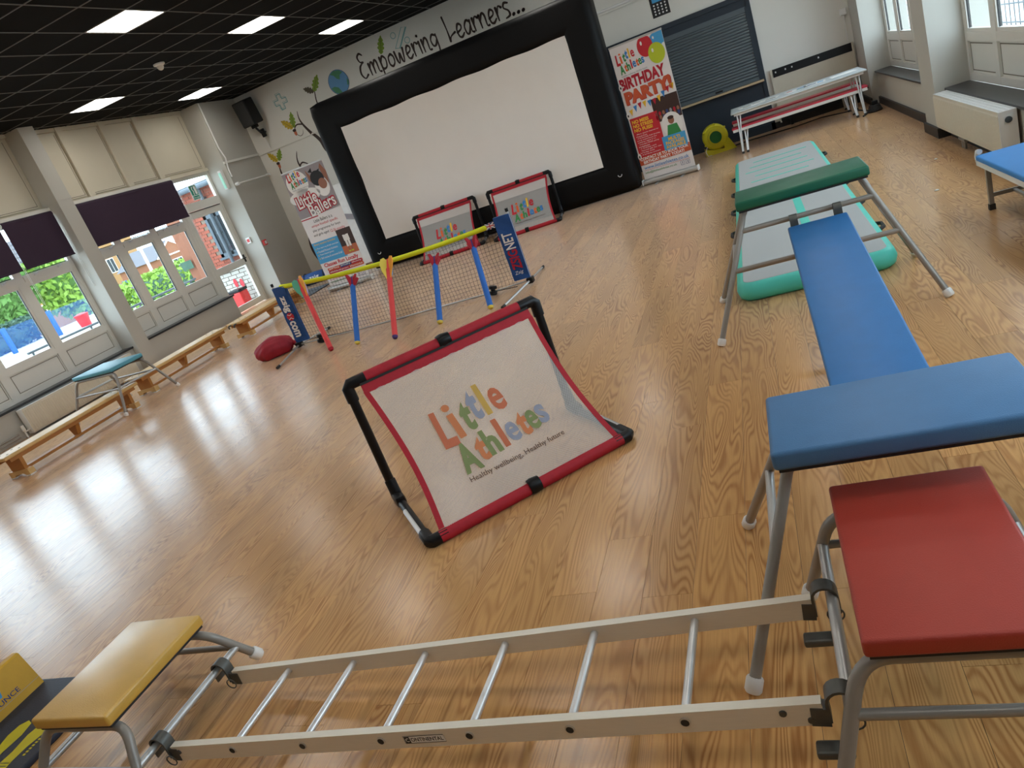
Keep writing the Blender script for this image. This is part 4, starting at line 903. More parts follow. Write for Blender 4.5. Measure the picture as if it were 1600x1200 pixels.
for side, x in ((0, 0.0), (1, NW)):
    s = 1 if side == 0 else -1
    post = MB().cyl((x, 0, 0.04), (x, 0, 0.80), 0.014, 10).build('post', 'shiny_tube', tn, 40)
    MB().cyl((x, 0, 0.79), (x, 0, 0.825), 0.017, 10).build('post_cap', 'black_plastic', post, 40)
    MB().rbox((x - 0.035, -0.045, 0.02), (x + 0.035, 0.045, 0.085), 0.012).build('base_joint', 'black_plastic', tn, 40)
    MB().cyl((x + s * 0.03, 0.62, 0.016), (x, 0, 0.05), 0.012, 8).cyl((x + s * 0.12, -0.66, 0.016), (x, 0, 0.05), 0.012, 8).build('foot', 'shiny_tube', tn, 40)
    MB().cyl((x + s * 0.125, -0.70, 0.015), (x + s * 0.118, -0.64, 0.017), 0.016, 8).cyl((x + s * 0.032, 0.66, 0.015), (x + s * 0.029, 0.60, 0.017), 0.016, 8).build('foot_cap', 'black_rubber', tn, 40)
    xa, xb = (-0.012, 0.165) if side == 0 else (NW - 0.165, NW + 0.012)
    sl = MB().grid(lambda a, b: V((xa + (xb - xa) * a, -0.022 - 0.006 * math.sin(b * 19 + a * 3), 0.085 + 0.685 * b)), 6, 20).grid(lambda a, b: V((xa + (xb - xa) * a, 0.022, 0.085 + 0.685 * b)), 2, 2).box((xa, -0.02, 0.085), (xb, 0.02, 0.77)).build('sleeve', 'sleeve_blue', tn)
    xm = (xa + xb) / 2
    if side == 0:   # reads downwards
        sfn = lambda a, b: V((xm + b, -0.0335, 0.66 - a))
        lettering('zsig', 'ink_white', sl, sfn, 0.0, -0.055, 0.20, 0.115, 0.035)
        bl_ = flat(disc(0.255, -0.0, 0.048, 0.05, 18), 'ink_red', sl, sfn, 'print_ball'); ribbon([(0.225, 0.03), (0.24, 0.0), (0.225, -0.03)], [0.008] * 3, 'ink_white', bl_, lambda a, b: V((xm + b, -0.035, 0.66 - a)), 'ball_seam'); ribbon([(0.288, 0.03), (0.27, 0.0), (0.288, -0.03)], [0.008] * 3, 'ink_white', bl_, lambda a, b: V((xm + b, -0.035, 0.66 - a)), 'ball_seam')
        lettering('com', 'ink_white', sl, sfn, 0.31, -0.05, 0.20, 0.085, 0.035)
    else:           # reads upwards
        sfn = lambda a, b: V((xm - b, -0.0335, 0.20 + a))
        lettering('ZSIG', 'ink_crimson', sl, sfn, 0.0, -0.055, 0.21, 0.11, 0.03)
        lettering('NET', 'ink_white', sl, sfn, 0.22, -0.055, 0.175, 0.11, 0.02)
        lettering('Zsig', 'ink_white', sl, lambda a, b: V((xm + a, -0.0335, 0.135 + b)), -0.05, 0.0, 0.10, 0.045, 0.0, 0.3, 0.1)
MB().cyl((0.03, -0.0, 0.05), (NW * 0.33, -0.0, 0.03), 0.011, 8).cyl((NW * 0.33, 0, 0.03), (NW - 0.6, 0, 0.03), 0.011, 8).cyl((NW - 0.6, 0, 0.03), (NW - 0.03, 0, 0.05), 0.009, 8).build('ground_bar', 'shiny_tube', tn, 40)
for x in (0.33, NW - 0.43): MB().lathe([(0.028, -0.05), (0.045, -0.04), (0.045, -0.01), (0.025, -0.005), (0.025, 0.01), (0.045, 0.015), (0.045, 0.045), (0.02, 0.05)], (x, -0.02, 0.055), (0.2, 0.2, 1), 12).build('clamp', 'black_plastic', tn, 40)

# ---- foam rockets leaning on the net
def rocket(label, top, tip, body, fins, capm, kind):
    top, tip = V(top), V(tip); t = thing('foam_rocket', label, 'foam rocket', tip, 0, 'foam rockets leaning on the yellow net')
    d = (top - tip); L = d.length; d.normalize(); P = lambda k: d * (k * L)
    MB().tube([P(0.02), P(0.5), P(0.86)], 0.029, 12).build('body', body, t, 40)
    MB().tube([P(0.0), P(0.012), P(0.03)], [0.020, 0.028, 0.031], 12).build('tip', capm, t, 40)
    a = d.cross(V((0, -1, 0))).normalized(); b = a.cross(d)
    for k, fm in enumerate(fins):
        th = 2*PI*k/len(fins) + 0.35; n = a * math.cos(th) + b * math.sin(th); q = n.cross(d) * 0.006
        if kind == 'round':
            prof = [(0.010, 0.70), (0.03, 0.74), (0.075, 0.84), (0.092, 0.92), (0.080, 0.985), (0.045, 1.005), (0.010, 0.97)]
        else: prof = [(0.012, 0.80), (0.085, 0.985), (0.060, 1.0), (0.012, 0.96)]
        MB().prism(prof, lambda x, y, dd: P(y) + n * x + q * dd, -1, 1).build('fin', fm, t)
    MB().tube([P(0.84), P(0.93), P(0.985)], [0.022, 0.018, 0.015], 10).build('tail', body if kind == 'round' else 'foam_purple', t, 40)
rocket('red foam rocket with green and orange rounded fins closest to the white-lettered blue net sleeve', (-5.03, 7.0, 0.80), (-4.68, 6.53, 0.012), 'foam_red', ('foam_orange', 'foam_green', 'foam_lilac'), 'foam_crimson', 'round')
rocket('blue foam rocket with crimson fins between the two red rockets', (-4.36, 7.0, 0.65), (-4.32, 6.50, 0.012), 'foam_blue', ('foam_crimson',) * 4, 'foam_yellow', 'flat')
rocket('red foam rocket with orange, yellow and light blue rounded fins', (-3.86, 7.0, 0.715), (-3.75, 6.31, 0.012), 'foam_red', ('foam_orange', 'foam_yellow', 'foam_lightblue'), 'foam_purple', 'round')
rocket('blue foam rocket with crimson fins in front of the half-hidden goal', (-3.33, 7.0, 0.595), (-3.27, 6.43, 0.012), 'foam_blue', ('foam_crimson',) * 4, 'foam_yellow', 'flat')
rocket('blue foam rocket with crimson fins closest to the flag patch', (-2.87, 7.0, 0.65), (-2.71, 6.48, 0.012), 'foam_blue', ('foam_crimson',) * 4, 'foam_yellow', 'flat')

# ---- red stuff sack
bag = thing('stuff_sack', 'crumpled dark red stuff sack lying at the foot of the net', 'bag', (-5.79, 7.04, 0), 0.75)
def lump(rx, ry, rz, seed):
    bm = bmesh.new(); bmesh.ops.create_icosphere(bm, subdivisions=4, radius=1.0); r_ = random.Random(seed)
    ph = [r_.uniform(0, 6) for _ in range(6)]
    for v in bm.verts:
        c = v.co; k = 1 + 0.05 * math.sin(7*c.x + ph[0]) * math.sin(5*c.y + ph[1]) + 0.03 * math.sin(15*c.y + 9*c.z + ph[2])
        v.co = V((c.x * rx * k, c.y * ry * k, max(c.z, -0.62) * rz * k))
    bm.verts.index_update(); m = MB().add([v.co[:] for v in bm.verts], [[v.index for v in f.verts] for f in bm.faces]); bm.free()
    zmin = min(v[2] for v in m.v); m.v = [(a, b, c - zmin) for a, b, c in m.v]; return m
lump(0.235, 0.165, 0.14, 4).build('body', 'red_sack', bag, 0)
MB().lathe([(0.01, 0.0), (0.03, 0.03), (0.055, 0.07), (0.03, 0.09)], (0.205, -0.02, 0.07), (1, -0.2, -0.2), 12).build('neck', 'red_sack', bag, 0)
MB().tube([(0.23, -0.02, 0.07), (0.29, -0.07, 0.02), (0.33, -0.13, 0.006)], 0.005, 6).build('cord', 'black_rubber', bag)

# ================================================================== CLIMBING EQUIPMENT
def pad(mb_name, a, b, mat, parent, r=0.014):
    m = MB().rbox(a, b, r, 3); o = m.build(mb_name, mat, parent, 50); return o
def rubber_foot(p, d, parent, mat='white_plastic', r=0.024):
    p = V(p); d = V(d).normalized()
    MB().lathe([(r * 0.8, -0.002), (r, 0.006), (r, 0.036), (r * 0.86, 0.042)], p, d, 14).build('rubber_foot', mat, parent, 40)
def trestle(label, cx, cy, zt, lx, ly, fx, fy, mat, rungs, group):
    """padded beam on four splayed tube legs; lx, ly: half size of the top; fx, fy: half spread of the feet"""
    t = thing('padded_trestle', label, 'trestle', (cx, cy, 0), 0, group)
    pad('top_pad', (-lx, -ly, zt - 0.055), (lx, ly, zt), mat, t, 0.012)
    MB().box((-lx + 0.012, -ly + 0.012, zt - 0.066), (lx - 0.012, ly - 0.012, zt - 0.052)).build('top_board', 'black_rubber', t)
    legs = {}
    for sx in (-1, 1):
        for sy in (-1, 1):
            top = V((sx * (lx - 0.05), sy * (ly - 0.07), zt - 0.06)); sh_ = V((sx * (lx - 0.012), sy * (ly - 0.05), zt - 0.14)); ft = V((sx * fx, sy * fy, 0.03))
            lg = MB().tube([top, top + (sh_ - top) * 0.55 + V((0, 0, 0.012)), sh_, sh_ + (ft - sh_) * 0.05, ft], 0.0165, 10).build('leg', 'grey_tube', t, 50)
            rubber_foot(ft - (ft - sh_).normalized() * -0.03, sh_ - ft, lg); legs[sx, sy] = (sh_, ft)
    P = lambda sx, sy, z: legs[sx, sy][1] + (legs[sx, sy][0] - legs[sx, sy][1]) * ((z - legs[sx, sy][1].z) / (legs[sx, sy][0].z - legs[sx, sy][1].z))
    for sy, z in rungs: MB().cyl(P(-1, sy, z), P(1, sy, z), 0.015, 10).build('rung', 'grey_tube', t, 40)
    for sx in (-1, 1): MB().cyl(P(sx, -1, zt * 0.55), P(sx, 1, zt * 0.55), 0.014, 10).build('end_rail', 'shiny_tube', t, 40)
    return t, P
TG, PG = trestle('grey trestle with a dark green padded top straddling the teal air mat', 0.165, 4.55, 0.75, 0.353, 0.18, 0.588, 0.395, 'vinyl_green', ((-1, 0.575), (-1, 0.375)), 'padded trestles')
TB_, PB = trestle('grey trestle with a blue padded top at the near end of the sloping plank', 0.187, 1.922, 0.60, 0.322, 0.176, 0.488, 0.373, 'vinyl_blue', ((1, 0.39),), 'padded trestles')

# sloping blue plank hooked between the trestles
a_ = V((0.213, 2.13, 0.395)); b_ = V((0.213, 4.345, 0.555)); d_ = (b_ - a_).normalized(); n_ = V((1, 0, 0)).cross(d_).normalized()
if n_.z < 0: n_ = -n_
pk = thing('sloping_plank', 'blue padded plank sloping between the blue and green trestles', 'plank', a_); pk.rotation_euler = (math.atan2(d_.z, Vector((d_.x, d_.y)).length), 0, 0)
Lp = (b_ - a_).length
pad('pad', (-0.155, 0.04, -0.038), (0.155, Lp - 0.04, 0.0), 'vinyl_blue_deep', pk, 0.010)
MB().box((-0.150, 0.05, -0.060), (0.150, Lp - 0.05, -0.036)).build('board', 'bench_brown', pk)
def hook(parent, o, fwd, s=1.0, name='hook', mat='steel_hook', wd=0.045, r=0.024):
    """flat bar bent over a rail: o = rail centre, fwd = unit vector pointing away from the thing that hooks on"""
    o = V(o); fwd = V(fwd).normalized(); up = V((0, 0, 1)); side = fwd.cross(up)
    pth = [o - fwd * r - up * 0.055] + [o - fwd * (r * math.cos(k * PI / 8)) + up * (r * math.sin(k * PI / 8)) for k in range(9)] + [o + fwd * r - up * 0.05]
    m = MB(); th = 0.007; vs = []
    for i, p in enumerate(pth):
        t_ = (pth[min(i+1, len(pth)-1)] - pth[max(i-1, 0)]).normalized(); nn = t_.cross(side).normalized()
        for a, b in ((-1, 0), (1, 0), (1, 1), (-1, 1)): vs.append(p + side * (a * wd / 2) + nn * (b * th * -1))
    n = len(pth); fs = [(i*4 + k, i*4 + (k+1) % 4, (i+1)*4 + (k+1) % 4, (i+1)*4 + k) for i in range(n - 1) for k in range(4)] + [(0, 1, 2, 3), (4*n-1, 4*n-2, 4*n-3, 4*n-4)]
    return m.add(vs, fs).build(name, mat, parent, 40)
for x in (-0.115, 0.115):
    for yy, fw in ((Lp + 0.012, 1), (-0.012, -1)):
        hook(pk, (x, yy, 0.018), (0, fw, 0), wd=0.042); MB().box((x - 0.02, min(yy - fw*0.03, yy - fw*0.09), -0.05), (x + 0.02, max(yy - fw*0.03, yy - fw*0.09), -0.036)).build('hook_plate', 'steel_hook', pk)

# ---- low padded stools with bent tube frames
def stool(label, cx, cy, zt, lx, ly, fx, fy, mat, rz=0.0, zr=None, thick=0.045, hookside=None, group='padded tube stools', shine=True):
    t = thing('padded_stool', label, 'stool', (cx, cy, 0), rz, group)
    pad('top_pad', (-lx, -ly, zt - thick), (lx, ly, zt), mat, t, 0.010)
    MB().box((-lx + 0.01, -ly + 0.01, zt - thick - 0.010), (lx - 0.01, ly - 0.01, zt - thick + 0.004)).build('top_board', 'black_rubber', t)
    zr = zr or zt * 0.5; z1 = zt - thick - 0.027; pts = {}
    for sy in (-1, 1):
        yt = sy * (ly - 0.035)
        def leg_path(sx):
            A = V((sx * (lx - 0.05), yt, z1)); F = V((sx * fx, sy * fy, 0.03)); Bc = V((sx * (lx + 0.012), yt, z1)); q = []
            B2 = Bc + (F - Bc) * 0.22
            for k in range(8):
                u = k / 7; q.append(A * (1-u)**2 + Bc * 2*u*(1-u) + B2 * u*u)
            return q + [F], B2, F
        for sx in (-1, 1):
            q, B2, F = leg_path(sx); lg = MB().tube(q, 0.0165, 10).build('leg', 'grey_tube', t, 50); rubber_foot(F, B2 - F, lg) ; pts[sx, sy] = (B2, F)
            lg.location = (0, 0, 0)
        MB().cyl((-(lx - 0.05), yt, z1), (lx - 0.05, yt, z1), 0.0165, 10).build('cross_tube', 'grey_tube', t, 40)
    P = lambda sx, sy, z: pts[sx, sy][1] + (pts[sx, sy][0] - pts[sx, sy][1]) * ((z - pts[sx, sy][1].z) / (pts[sx, sy][0].z - pts[sx, sy][1].z))
    for sy in (-1, 1): MB().cyl(P(-1, sy, zr - 0.006), P(1, sy, zr - 0.006), 0.0125, 10).build('end_rail', 'grey_tube', t, 40)
    for sx in (-1, 1): MB().cyl(P(sx, -1, zr), P(sx, 1, zr), 0.0145, 10).build('side_rail', 'shiny_tube' if shine else 'grey_tube', t, 40)
    return t, P
RS, PR = stool('low tube stool with a red padded top holding the ladder end', 0.167, 1.51, 0.45, 0.181, 0.29, 0.30, 0.36, 'vinyl_red', zr=0.265)
YS_, PY = stool('low tube stool with a worn yellow padded top', -2.478, 1.482, 0.32, 0.184, 0.243, 0.258, 0.325, 'vinyl_yellow', zr=0.125)
ST, _ = stool('grey tube stool with a pale teal padded top standing over the bench', -7.70, 6.43, 0.58, 0.395, 0.232, 0.50, 0.40, 'vinyl_teal', -0.14, 0.34)

# ---- aluminium ladder lying between the red and yellow stools
lad = thing('ladder', 'aluminium ladder laid flat between the yellow and red stools', 'ladder')
LA = V((-2.185, 1.475, 0.115)); LB = V((-0.115, 1.425, 0.262)); du = (LB - LA).normalized(); sdv = V((0, 0, 1)).cross(du).normalized(); upv = du.cross(sdv)
HWD = 0.1655
for s in (-1, 1):
    rl = MB().beam(LA + sdv * (s * HWD) - upv * 0.03, LB + sdv * (s * HWD) - upv * 0.03, 0.024, 0.062, upv).build('rail', 'aluminium', lad)
    for k in range(6):
        c = LA + (LB - LA) * ((0.275 + 0.298 * k) / (LB - LA).length) + sdv * (s * (HWD + 0.012)) - upv * 0.028
        MB().lathe([(0.0135, -0.002), (0.0135, 0.003), (0.0105, 0.003)], c, sdv * s, 14).build('rung_collar', 'chrome', rl, 40)
        MB().lathe([(0.0105, 0.0), (0.0105, 0.0036)], c, sdv * s, 12).build('rung_cap', 'black_rubber', rl)
    if s == -1:
        for k, (dl, dz) in enumerate(((1.99, -0.02), (2.045, -0.045), (0.03, -0.022))): MB().lathe([(0.009, -0.001), (0.008, 0.004)], LA + du * dl + sdv * (-HWD - 0.012) + upv * dz, -sdv, 10).build('rivet', 'steel_hook', rl)
        st = LA + du * 1.02 - sdv * (HWD + 0.0125) - upv * 0.030
        sfn2 = lambda d: (lambda a, b: st + du * a + upv * b - sdv * d)
        sk = flat(rect(-0.068, -0.013, 0.068, 0.013), 'paper_white', rl, sfn2(0.0006), 'sticker'); ribbon(rect(-0.068, -0.013, 0.068, 0.013) + [(-0.068, -0.013)], [0.002] * 5, 'ink_black', rl, sfn2(0.0009), 'sticker_border')
        flat(rect(-0.066, -0.0115, -0.048, 0.0115), 'ink_black', rl, sfn2(0.0010), 'sticker_block'); lettering('C', 'paper_white', rl, sfn2(0.0014), -0.0625, -0.007, 0.011, 0.014, 0.03)
        lettering('ONTINENTAL', 'ink_black', rl, sfn2(0.0010), -0.045, -0.007, 0.108, 0.014, 0.02)
for k in range(6):
    c = LA + (LB - LA) * ((0.275 + 0.298 * k) / (LB - LA).length) - upv * 0.024
    MB().cyl(c - sdv * (HWD - 0.01), c + sdv * (HWD - 0.01), 0.0115, 12).build('rung', 'chrome', lad, 40)
for s in (-1, 1):
    yb = LB + sdv * (s * HWD); ya = LA + sdv * (s * HWD)
    rb = V((-0.078, yb.y, 0.268)); hook(lad, rb, (1, 0, 0), wd=0.04, r=0.026); MB().beam(yb - du * 0.03 - upv * 0.035, V((-0.106, yb.y, 0.222)), 0.03, 0.05).build('hook_plate', 'steel_hook', lad)
    MB().rbox((-0.150, yb.y - 0.014 - 0.03, 0.118), (-0.075, yb.y + 0.014 - 0.03, 0.142), 0.005).build('stop_block', 'steel_hook', lad) if False else None
    yb2 = V((-2.232, ya.y, 0.128)); hook(lad, yb2, (-1, 0, 0), wd=0.04, r=0.026); MB().beam(ya + du * 0.02 - upv * 0.035, V((-2.204, ya.y, 0.085)), 0.03, 0.05).build('hook_plate', 'steel_hook', lad)
    MB().tube(arc((-0.06, yb.y - 0.03, 0.225), 0.02, 0, 2*PI, 14, V((1, 0, 0)), V((0, 0, 1))), 0.0022, 6).build('safety_ring', 'steel_hook', lad)
    MB().tube(arc((-2.19, ya.y - 0.03, 0.075), 0.02, 0, 2*PI, 14, V((1, 0, 0)), V((0, 0, 1))), 0.0022, 6).build('safety_ring', 'steel_hook', lad)
# hook tongues below the red stool's rail
for s in (-1, 1):
    yb = LB + sdv * (s * HWD); MB().rbox((-0.150, yb.y - 0.06, 0.148), (-0.072, yb.y - 0.022, 0.170), 0.006).build('stop_block', 'steel_hook', RS).location = (-0.167, -1.51, 0)

# ---- air mat
am = thing('air_mat', 'long teal and grey inflatable air mat under the green trestle', 'mat', (0.165, 4.80, 0))
MWH, ML, MH = 0.49, 5.45, 0.125
def ring(z, inset, rc=0.12):
    out = []
    for cx, cy, q in ((MWH, ML, 0), (-MWH, ML, 1), (-MWH, 0, 2), (MWH, 0, 3)):
        sx = 1 if cx > 0 else -1; sy = 1 if q < 2 else -1
        for k in range(6):
            a = q * PI/2 + k * PI/10; out.append((cx - sx * rc + (rc - inset) * math.cos(a), cy - sy * rc + (rc - inset) * math.sin(a), z))
    return out
m = MB(); rings = [ring(0.0, 0.04), ring(0.02, 0.012), ring(MH * 0.5, 0.0), ring(MH - 0.02, 0.012), ring(MH, 0.045)]; n = 24
for r_ in rings: m.v += r_
m.f += [(i*n + k, i*n + (k+1) % n, (i+1)*n + (k+1) % n, (i+1)*n + k) for i in range(4) for k in range(n)] + [tuple(range(n)), tuple(4*n + k for k in range(n))]
m.build('air_cushion', 'mat_teal', am, 50)
m = MB(); m.v = ring(MH + 0.0005, 0.052) + ring(MH + 0.003, 0.055); m.f = [tuple(n + k for k in range(n))] + [(k, (k+1) % n, n + (k+1) % n, n + k) for k in range(n)]
deck = m.build('deck', 'mat_grey', am)
MB().box((0.02, 0.06, MH + 0.002), (0.085, 3.0, MH + 0.0045)).build('centre_stripe', 'mat_teal', deck)
for k in range(6): MB().box((-0.36 + 0.05 * (k % 3), 3.30 + 0.33 * k, MH + 0.002), (0.36 - 0.04 * ((k + 1) % 3), 3.335 + 0.33 * k, MH + 0.0055)).build('cross_stripe', 'mat_teal', deck)
for sx in (-1, 1):
    for yy in (0.85, 1.75, 2.65, 3.55, 4.5): MB().tube([(sx * (MWH - 0.004), yy - 0.1, 0.06), (sx * (MWH + 0.035), yy - 0.05, 0.065), (sx * (MWH + 0.035), yy + 0.05, 0.065), (sx * (MWH - 0.004), yy + 0.1, 0.06)], 0.014, 6).build('handle', 'black_rubber', am, 50)

# ---- pale canteen table with two red benches at the back
def hairpin(parent, x, y0, y1, z, lean, mat='chrome', r=0.011):
    for yy, ly in ((y0, -0.10), (y1, 0.10)):
        MB().tube([(x, yy, z), (x + lean * 0.4, yy + ly * 0.5, z * 0.5), (x + lean, yy + ly, 0.012)], r, 8).tube([(x + 0.05, yy, z), (x + lean * 0.5 + 0.02, yy + ly * 0.5, z * 0.5), (x + lean + 0.012, yy + ly, 0.012)], r, 8).build('leg', mat, parent, 50)
        MB().cyl((x + lean + 0.006, yy + ly, 0.0), (x + lean + 0.006, yy + ly, 0.03), 0.018, 8).build('foot_cap', 'black_rubber', parent)
ctb = thing('canteen_table', 'long pale grey canteen table on chrome legs by the back wall', 'table', (0.65, 12.18, 0))
MB().rbox((-0.92, -0.40, 0.575), (0.92, 0.40, 0.60), 0.008, 2).build('table_top', 'table_grey', ctb); MB().box((-0.88, -0.37, 0.545), (0.88, -0.35, 0.575)).box((-0.88, 0.35, 0.545), (0.88, 0.37, 0.575)).build('apron', 'white_plastic', ctb)
hairpin(ctb, -0.84, -0.30, 0.30, 0.56, -0.03); hairpin(ctb, 0.78, -0.30, 0.30, 0.56, 0.03)
for lab, yy in (('red topped bench tucked under the front of the canteen table', 11.98), ('red topped bench behind the canteen table, next to the wall', 12.86)):
    bn_ = thing('canteen_bench', lab, 'bench', (0.63, yy, 0), 0, 'red benches at the canteen table')
    MB().rbox((-0.93, -0.13, 0.352), (0.93, 0.13, 0.380), 0.006).build('seat', 'bench_red', bn_); MB().box((-0.92, -0.135, 0.318), (0.92, -0.115, 0.356)).box((-0.92, 0.115, 0.318), (0.92, 0.135, 0.356)).build('side_rail', 'white_plastic', bn_)
    for x in (-0.93, 0.93): MB().box((x - 0.01, -0.12, 0.33), (x + 0.01, 0.12, 0.37)).build('end_cap', 'black_rubber', bn_)
    hairpin(bn_, -0.76, -0.09, 0.09, 0.33, -0.02); hairpin(bn_, 0.70, -0.09, 0.09, 0.33, 0.03)
# papers on the table
def sheet(label, x, y, wd, ht, rz, marks, group='papers on the canteen table'):
    t = thing('paper_sheet', label, 'paper', (x, y, 0.6005), rz, group); MB().box((-wd/2, -ht/2, 0), (wd/2, ht/2, 0.0012)).build('sheet', 'paper_white', t)
    for c, a, b, c1, d1 in marks: flat(rect(a, b, c1, d1), c, t, lambda u, v: V((u, v, 0.0018)), 'printed_patch')
sheet('white printed sheet at the end of the canteen table beside the blower', 0.03, 12.12, 0.36, 0.28, 0.1, (('ink_black', -0.12, -0.05, 0.0, 0.02), ('ink_grey', 0.03, 0.0, 0.14, 0.08)))
sheet('white sheet with black print near the middle of the canteen table', 0.32, 12.16, 0.22, 0.30, -0.2, (('ink_black', -0.08, -0.08, 0.08, -0.02), ('ink_black', -0.08, 0.02, 0.05, 0.06)))
sheet('sheet with pink and green patches on the canteen table', 0.68, 12.14, 0.30, 0.30, 0.15, (('ink_red', -0.13, 0.02, -0.05, 0.10), ('ink_exitgreen', -0.02, -0.1, 0.08, -0.03), ('ink_blue', 0.02, 0.02, 0.12, 0.1)))
sheet('blue and white printed sheet next to the pink patched one', 0.93, 12.18, 0.30, 0.26, -0.1, (('ink_navy', -0.1, -0.06, 0.02, 0.05), ('ink_sky', 0.04, -0.05, 0.12, 0.06)))
sheet('large blank white sheet at the window end of the canteen table', 1.32, 12.2, 0.34, 0.30, 0.05, ())
# leaning board
lb = thing('display_board', 'cream board with a black top strip leaning on the back wall', 'board', (1.04, 13.36, 0.0)); lb.rotation_euler = (-0.06, 0, 0)
MB().box((-0.60, -0.012, 0.10), (0.60, 0.012, 0.79)).build('panel', 'board_cream', lb); MB().box((-0.585, -0.016, 0.79), (0.60, 0.014, 0.915)).build('top_strip', 'black_plastic', lb)
for x in (-0.6075, 0.6075): MB().box((x - 0.0125, -0.018, 0.08), (x + 0.0125, 0.018, 0.92)).build('edge', 'board_cream', lb)
for x in (-0.45, 0.45): MB().box((x - 0.02, -0.03, 0.0), (x + 0.02, 0.03, 0.11)).build('foot', 'black_plastic', lb)
MB().box((-0.6, -0.012, 0.10), (0.6, -0.02, 0.15)).build('lower_strip', 'black_plastic', lb)
for x in (-0.55, -0.40, -0.30, 0.1): MB().box((x, -0.018, 0.85), (x + 0.02, -0.0165, 0.875)).build('clip', 'chrome', lb)

# ---- blower for the inflatable
bw = thing('air_blower', 'round yellow air blower with a green intake on the floor', 'blower', (-0.60, 12.78, 0), 0.12)
MB().lathe([(0.10, -0.11), (0.175, -0.105), (0.198, -0.085), (0.198, 0.085), (0.175, 0.105), (0.10, 0.11)], (0, 0, 0.26), (0, 1, 0), 36).build('scroll_housing', 'blower_yellow', bw, 35)
MB().lathe([(0.125, -0.105), (0.122, -0.135), (0.096, -0.138), (0.095, -0.105)], (0, 0, 0.26), (0, 1, 0), 30).build('intake_rim', 'blower_yellow', bw, 35)
ing = MB().lathe([(0.093, -0.128), (0.093, -0.108), (0.02, -0.108)], (0, 0, 0.26), (0, 1, 0), 26).build('intake', 'blower_green', bw, 35)
for r_ in (0.03, 0.055, 0.08): MB().tube(arc((0, -0.130, 0.26), r_, 0, 2*PI, 24), 0.004, 6).build('guard_ring', 'blower_green', ing)
for a in (0.6, 1.5, 2.5, 3.6): MB().rbox((0.2*math.cos(a) - 0.015, -0.11, 0.26 + 0.2*math.sin(a) - 0.012), (0.2*math.cos(a) + 0.015, -0.07, 0.26 + 0.2*math.sin(a) + 0.012), 0.005).build('clip_lug', 'blower_yellow', bw)
MB().prism([(0.10, 0.20), (0.20, 0.18), (0.285, 0.0), (0.10, 0.0)], lambda x, z, d: V((x, d, z)), -0.10, 0.10).build('foot', 'blower_yellow', bw)
MB().prism([(-0.20, 0.11), (-0.06, 0.07), (0.10, 0.05), (0.10, 0.0), (-0.20, 0.0)], lambda x, z, d: V((x, d, z)), -0.10, 0.10).build('foot', 'blower_yellow', bw)
MB().tube([(-0.16, -0.12, 0.15), (-0.20, -0.14, 0.08), (-0.18, -0.15, 0.01), (-0.12, -0.15, 0.006)], 0.006, 6).build('mains_lead', 'white_plastic', bw)
tag(MB().tube([(-0.36, 12.85, 0.02), (-0.1, 13.0, 0.008), (0.25, 12.95, 0.008), (0.6, 12.88, 0.008), (1.0, 13.0, 0.008), (1.45, 12.6, 0.008), (1.55, 12.1, 0.008), (1.60, 11.95, 0.012)], 0.008, 6).build('power_cable', 'black_rubber', None, 50), 'black power cable trailing along the floor from the blower', 'cable')
pc = thing('coiled_cable', 'small black coil of cable on the floor below the far window sill', 'cable', (1.60, 11.86, 0))
for k in range(4): MB().tube(arc((0, 0, 0.02 + 0.022 * k), 0.085 - 0.008 * k, 0, 2*PI, 18, V((1, 0, 0)), V((0, 1, 0))), 0.014, 6).build('cable_turn', 'black_rubber', pc, 50)
MB().tube([(-0.08, 0, 0.03), (-0.14, -0.12, 0.012), (-0.18, -0.2, 0.012)], 0.012, 6).build('cable_end', 'black_rubber', pc, 50); MB().rbox((-0.03, -0.02, 0.09), (0.05, 0.05, 0.15), 0.012).build('plug', 'black_plastic', pc)

# ---- low bright blue table at the right edge
bt = thing('padded_table', 'low table with a bright blue padded top and white rails by the radiator', 'table', (1.30, 5.66, 0), 0.02)
pad('top_pad', (0.0, -1.7, 0.325), (0.34, 0.0, 0.36), 'pad_bright_blue', bt, 0.01)
MB().box((0.0, -1.7, 0.295), (0.02, 0, 0.328)).box((0.32, -1.7, 0.295), (0.34, 0, 0.328)).box((0.0, -0.02, 0.295), (0.34, 0, 0.328)).box((0, -1.70, 0.295), (0.34, -1.68, 0.328)).build('frame_rail', 'white_plastic', bt)
for x in (0.025, 0.315): MB().tube([(x, -0.02, 0.30), (x, 0.035, 0.31), (x, 0.05, 0.345), (x, 0.03, 0.375), (x, -0.01, 0.38)], 0.018, 8).build('end_hook', 'white_plastic', bt, 50)
for x in (0.035, 0.305):
    for y in (-0.10, -1.6):
        lg = MB().box((x - 0.014, y - 0.014, 0.03), (x + 0.014, y + 0.014, 0.30)).build('leg', 'grey_tube', bt); MB().box((x - 0.018, y - 0.018, 0.0), (x + 0.018, y + 0.018, 0.04)).build('rubber_foot', 'black_rubber', lg)
for y in (-0.10, -1.6): MB().box((0.045, y - 0.010, 0.085), (0.295, y + 0.010, 0.110)).build('stretcher', 'grey_tube', bt)
MB().box((0.16, -1.6, 0.09), (0.18, -0.1, 0.105)).build('stretcher', 'grey_tube', bt)

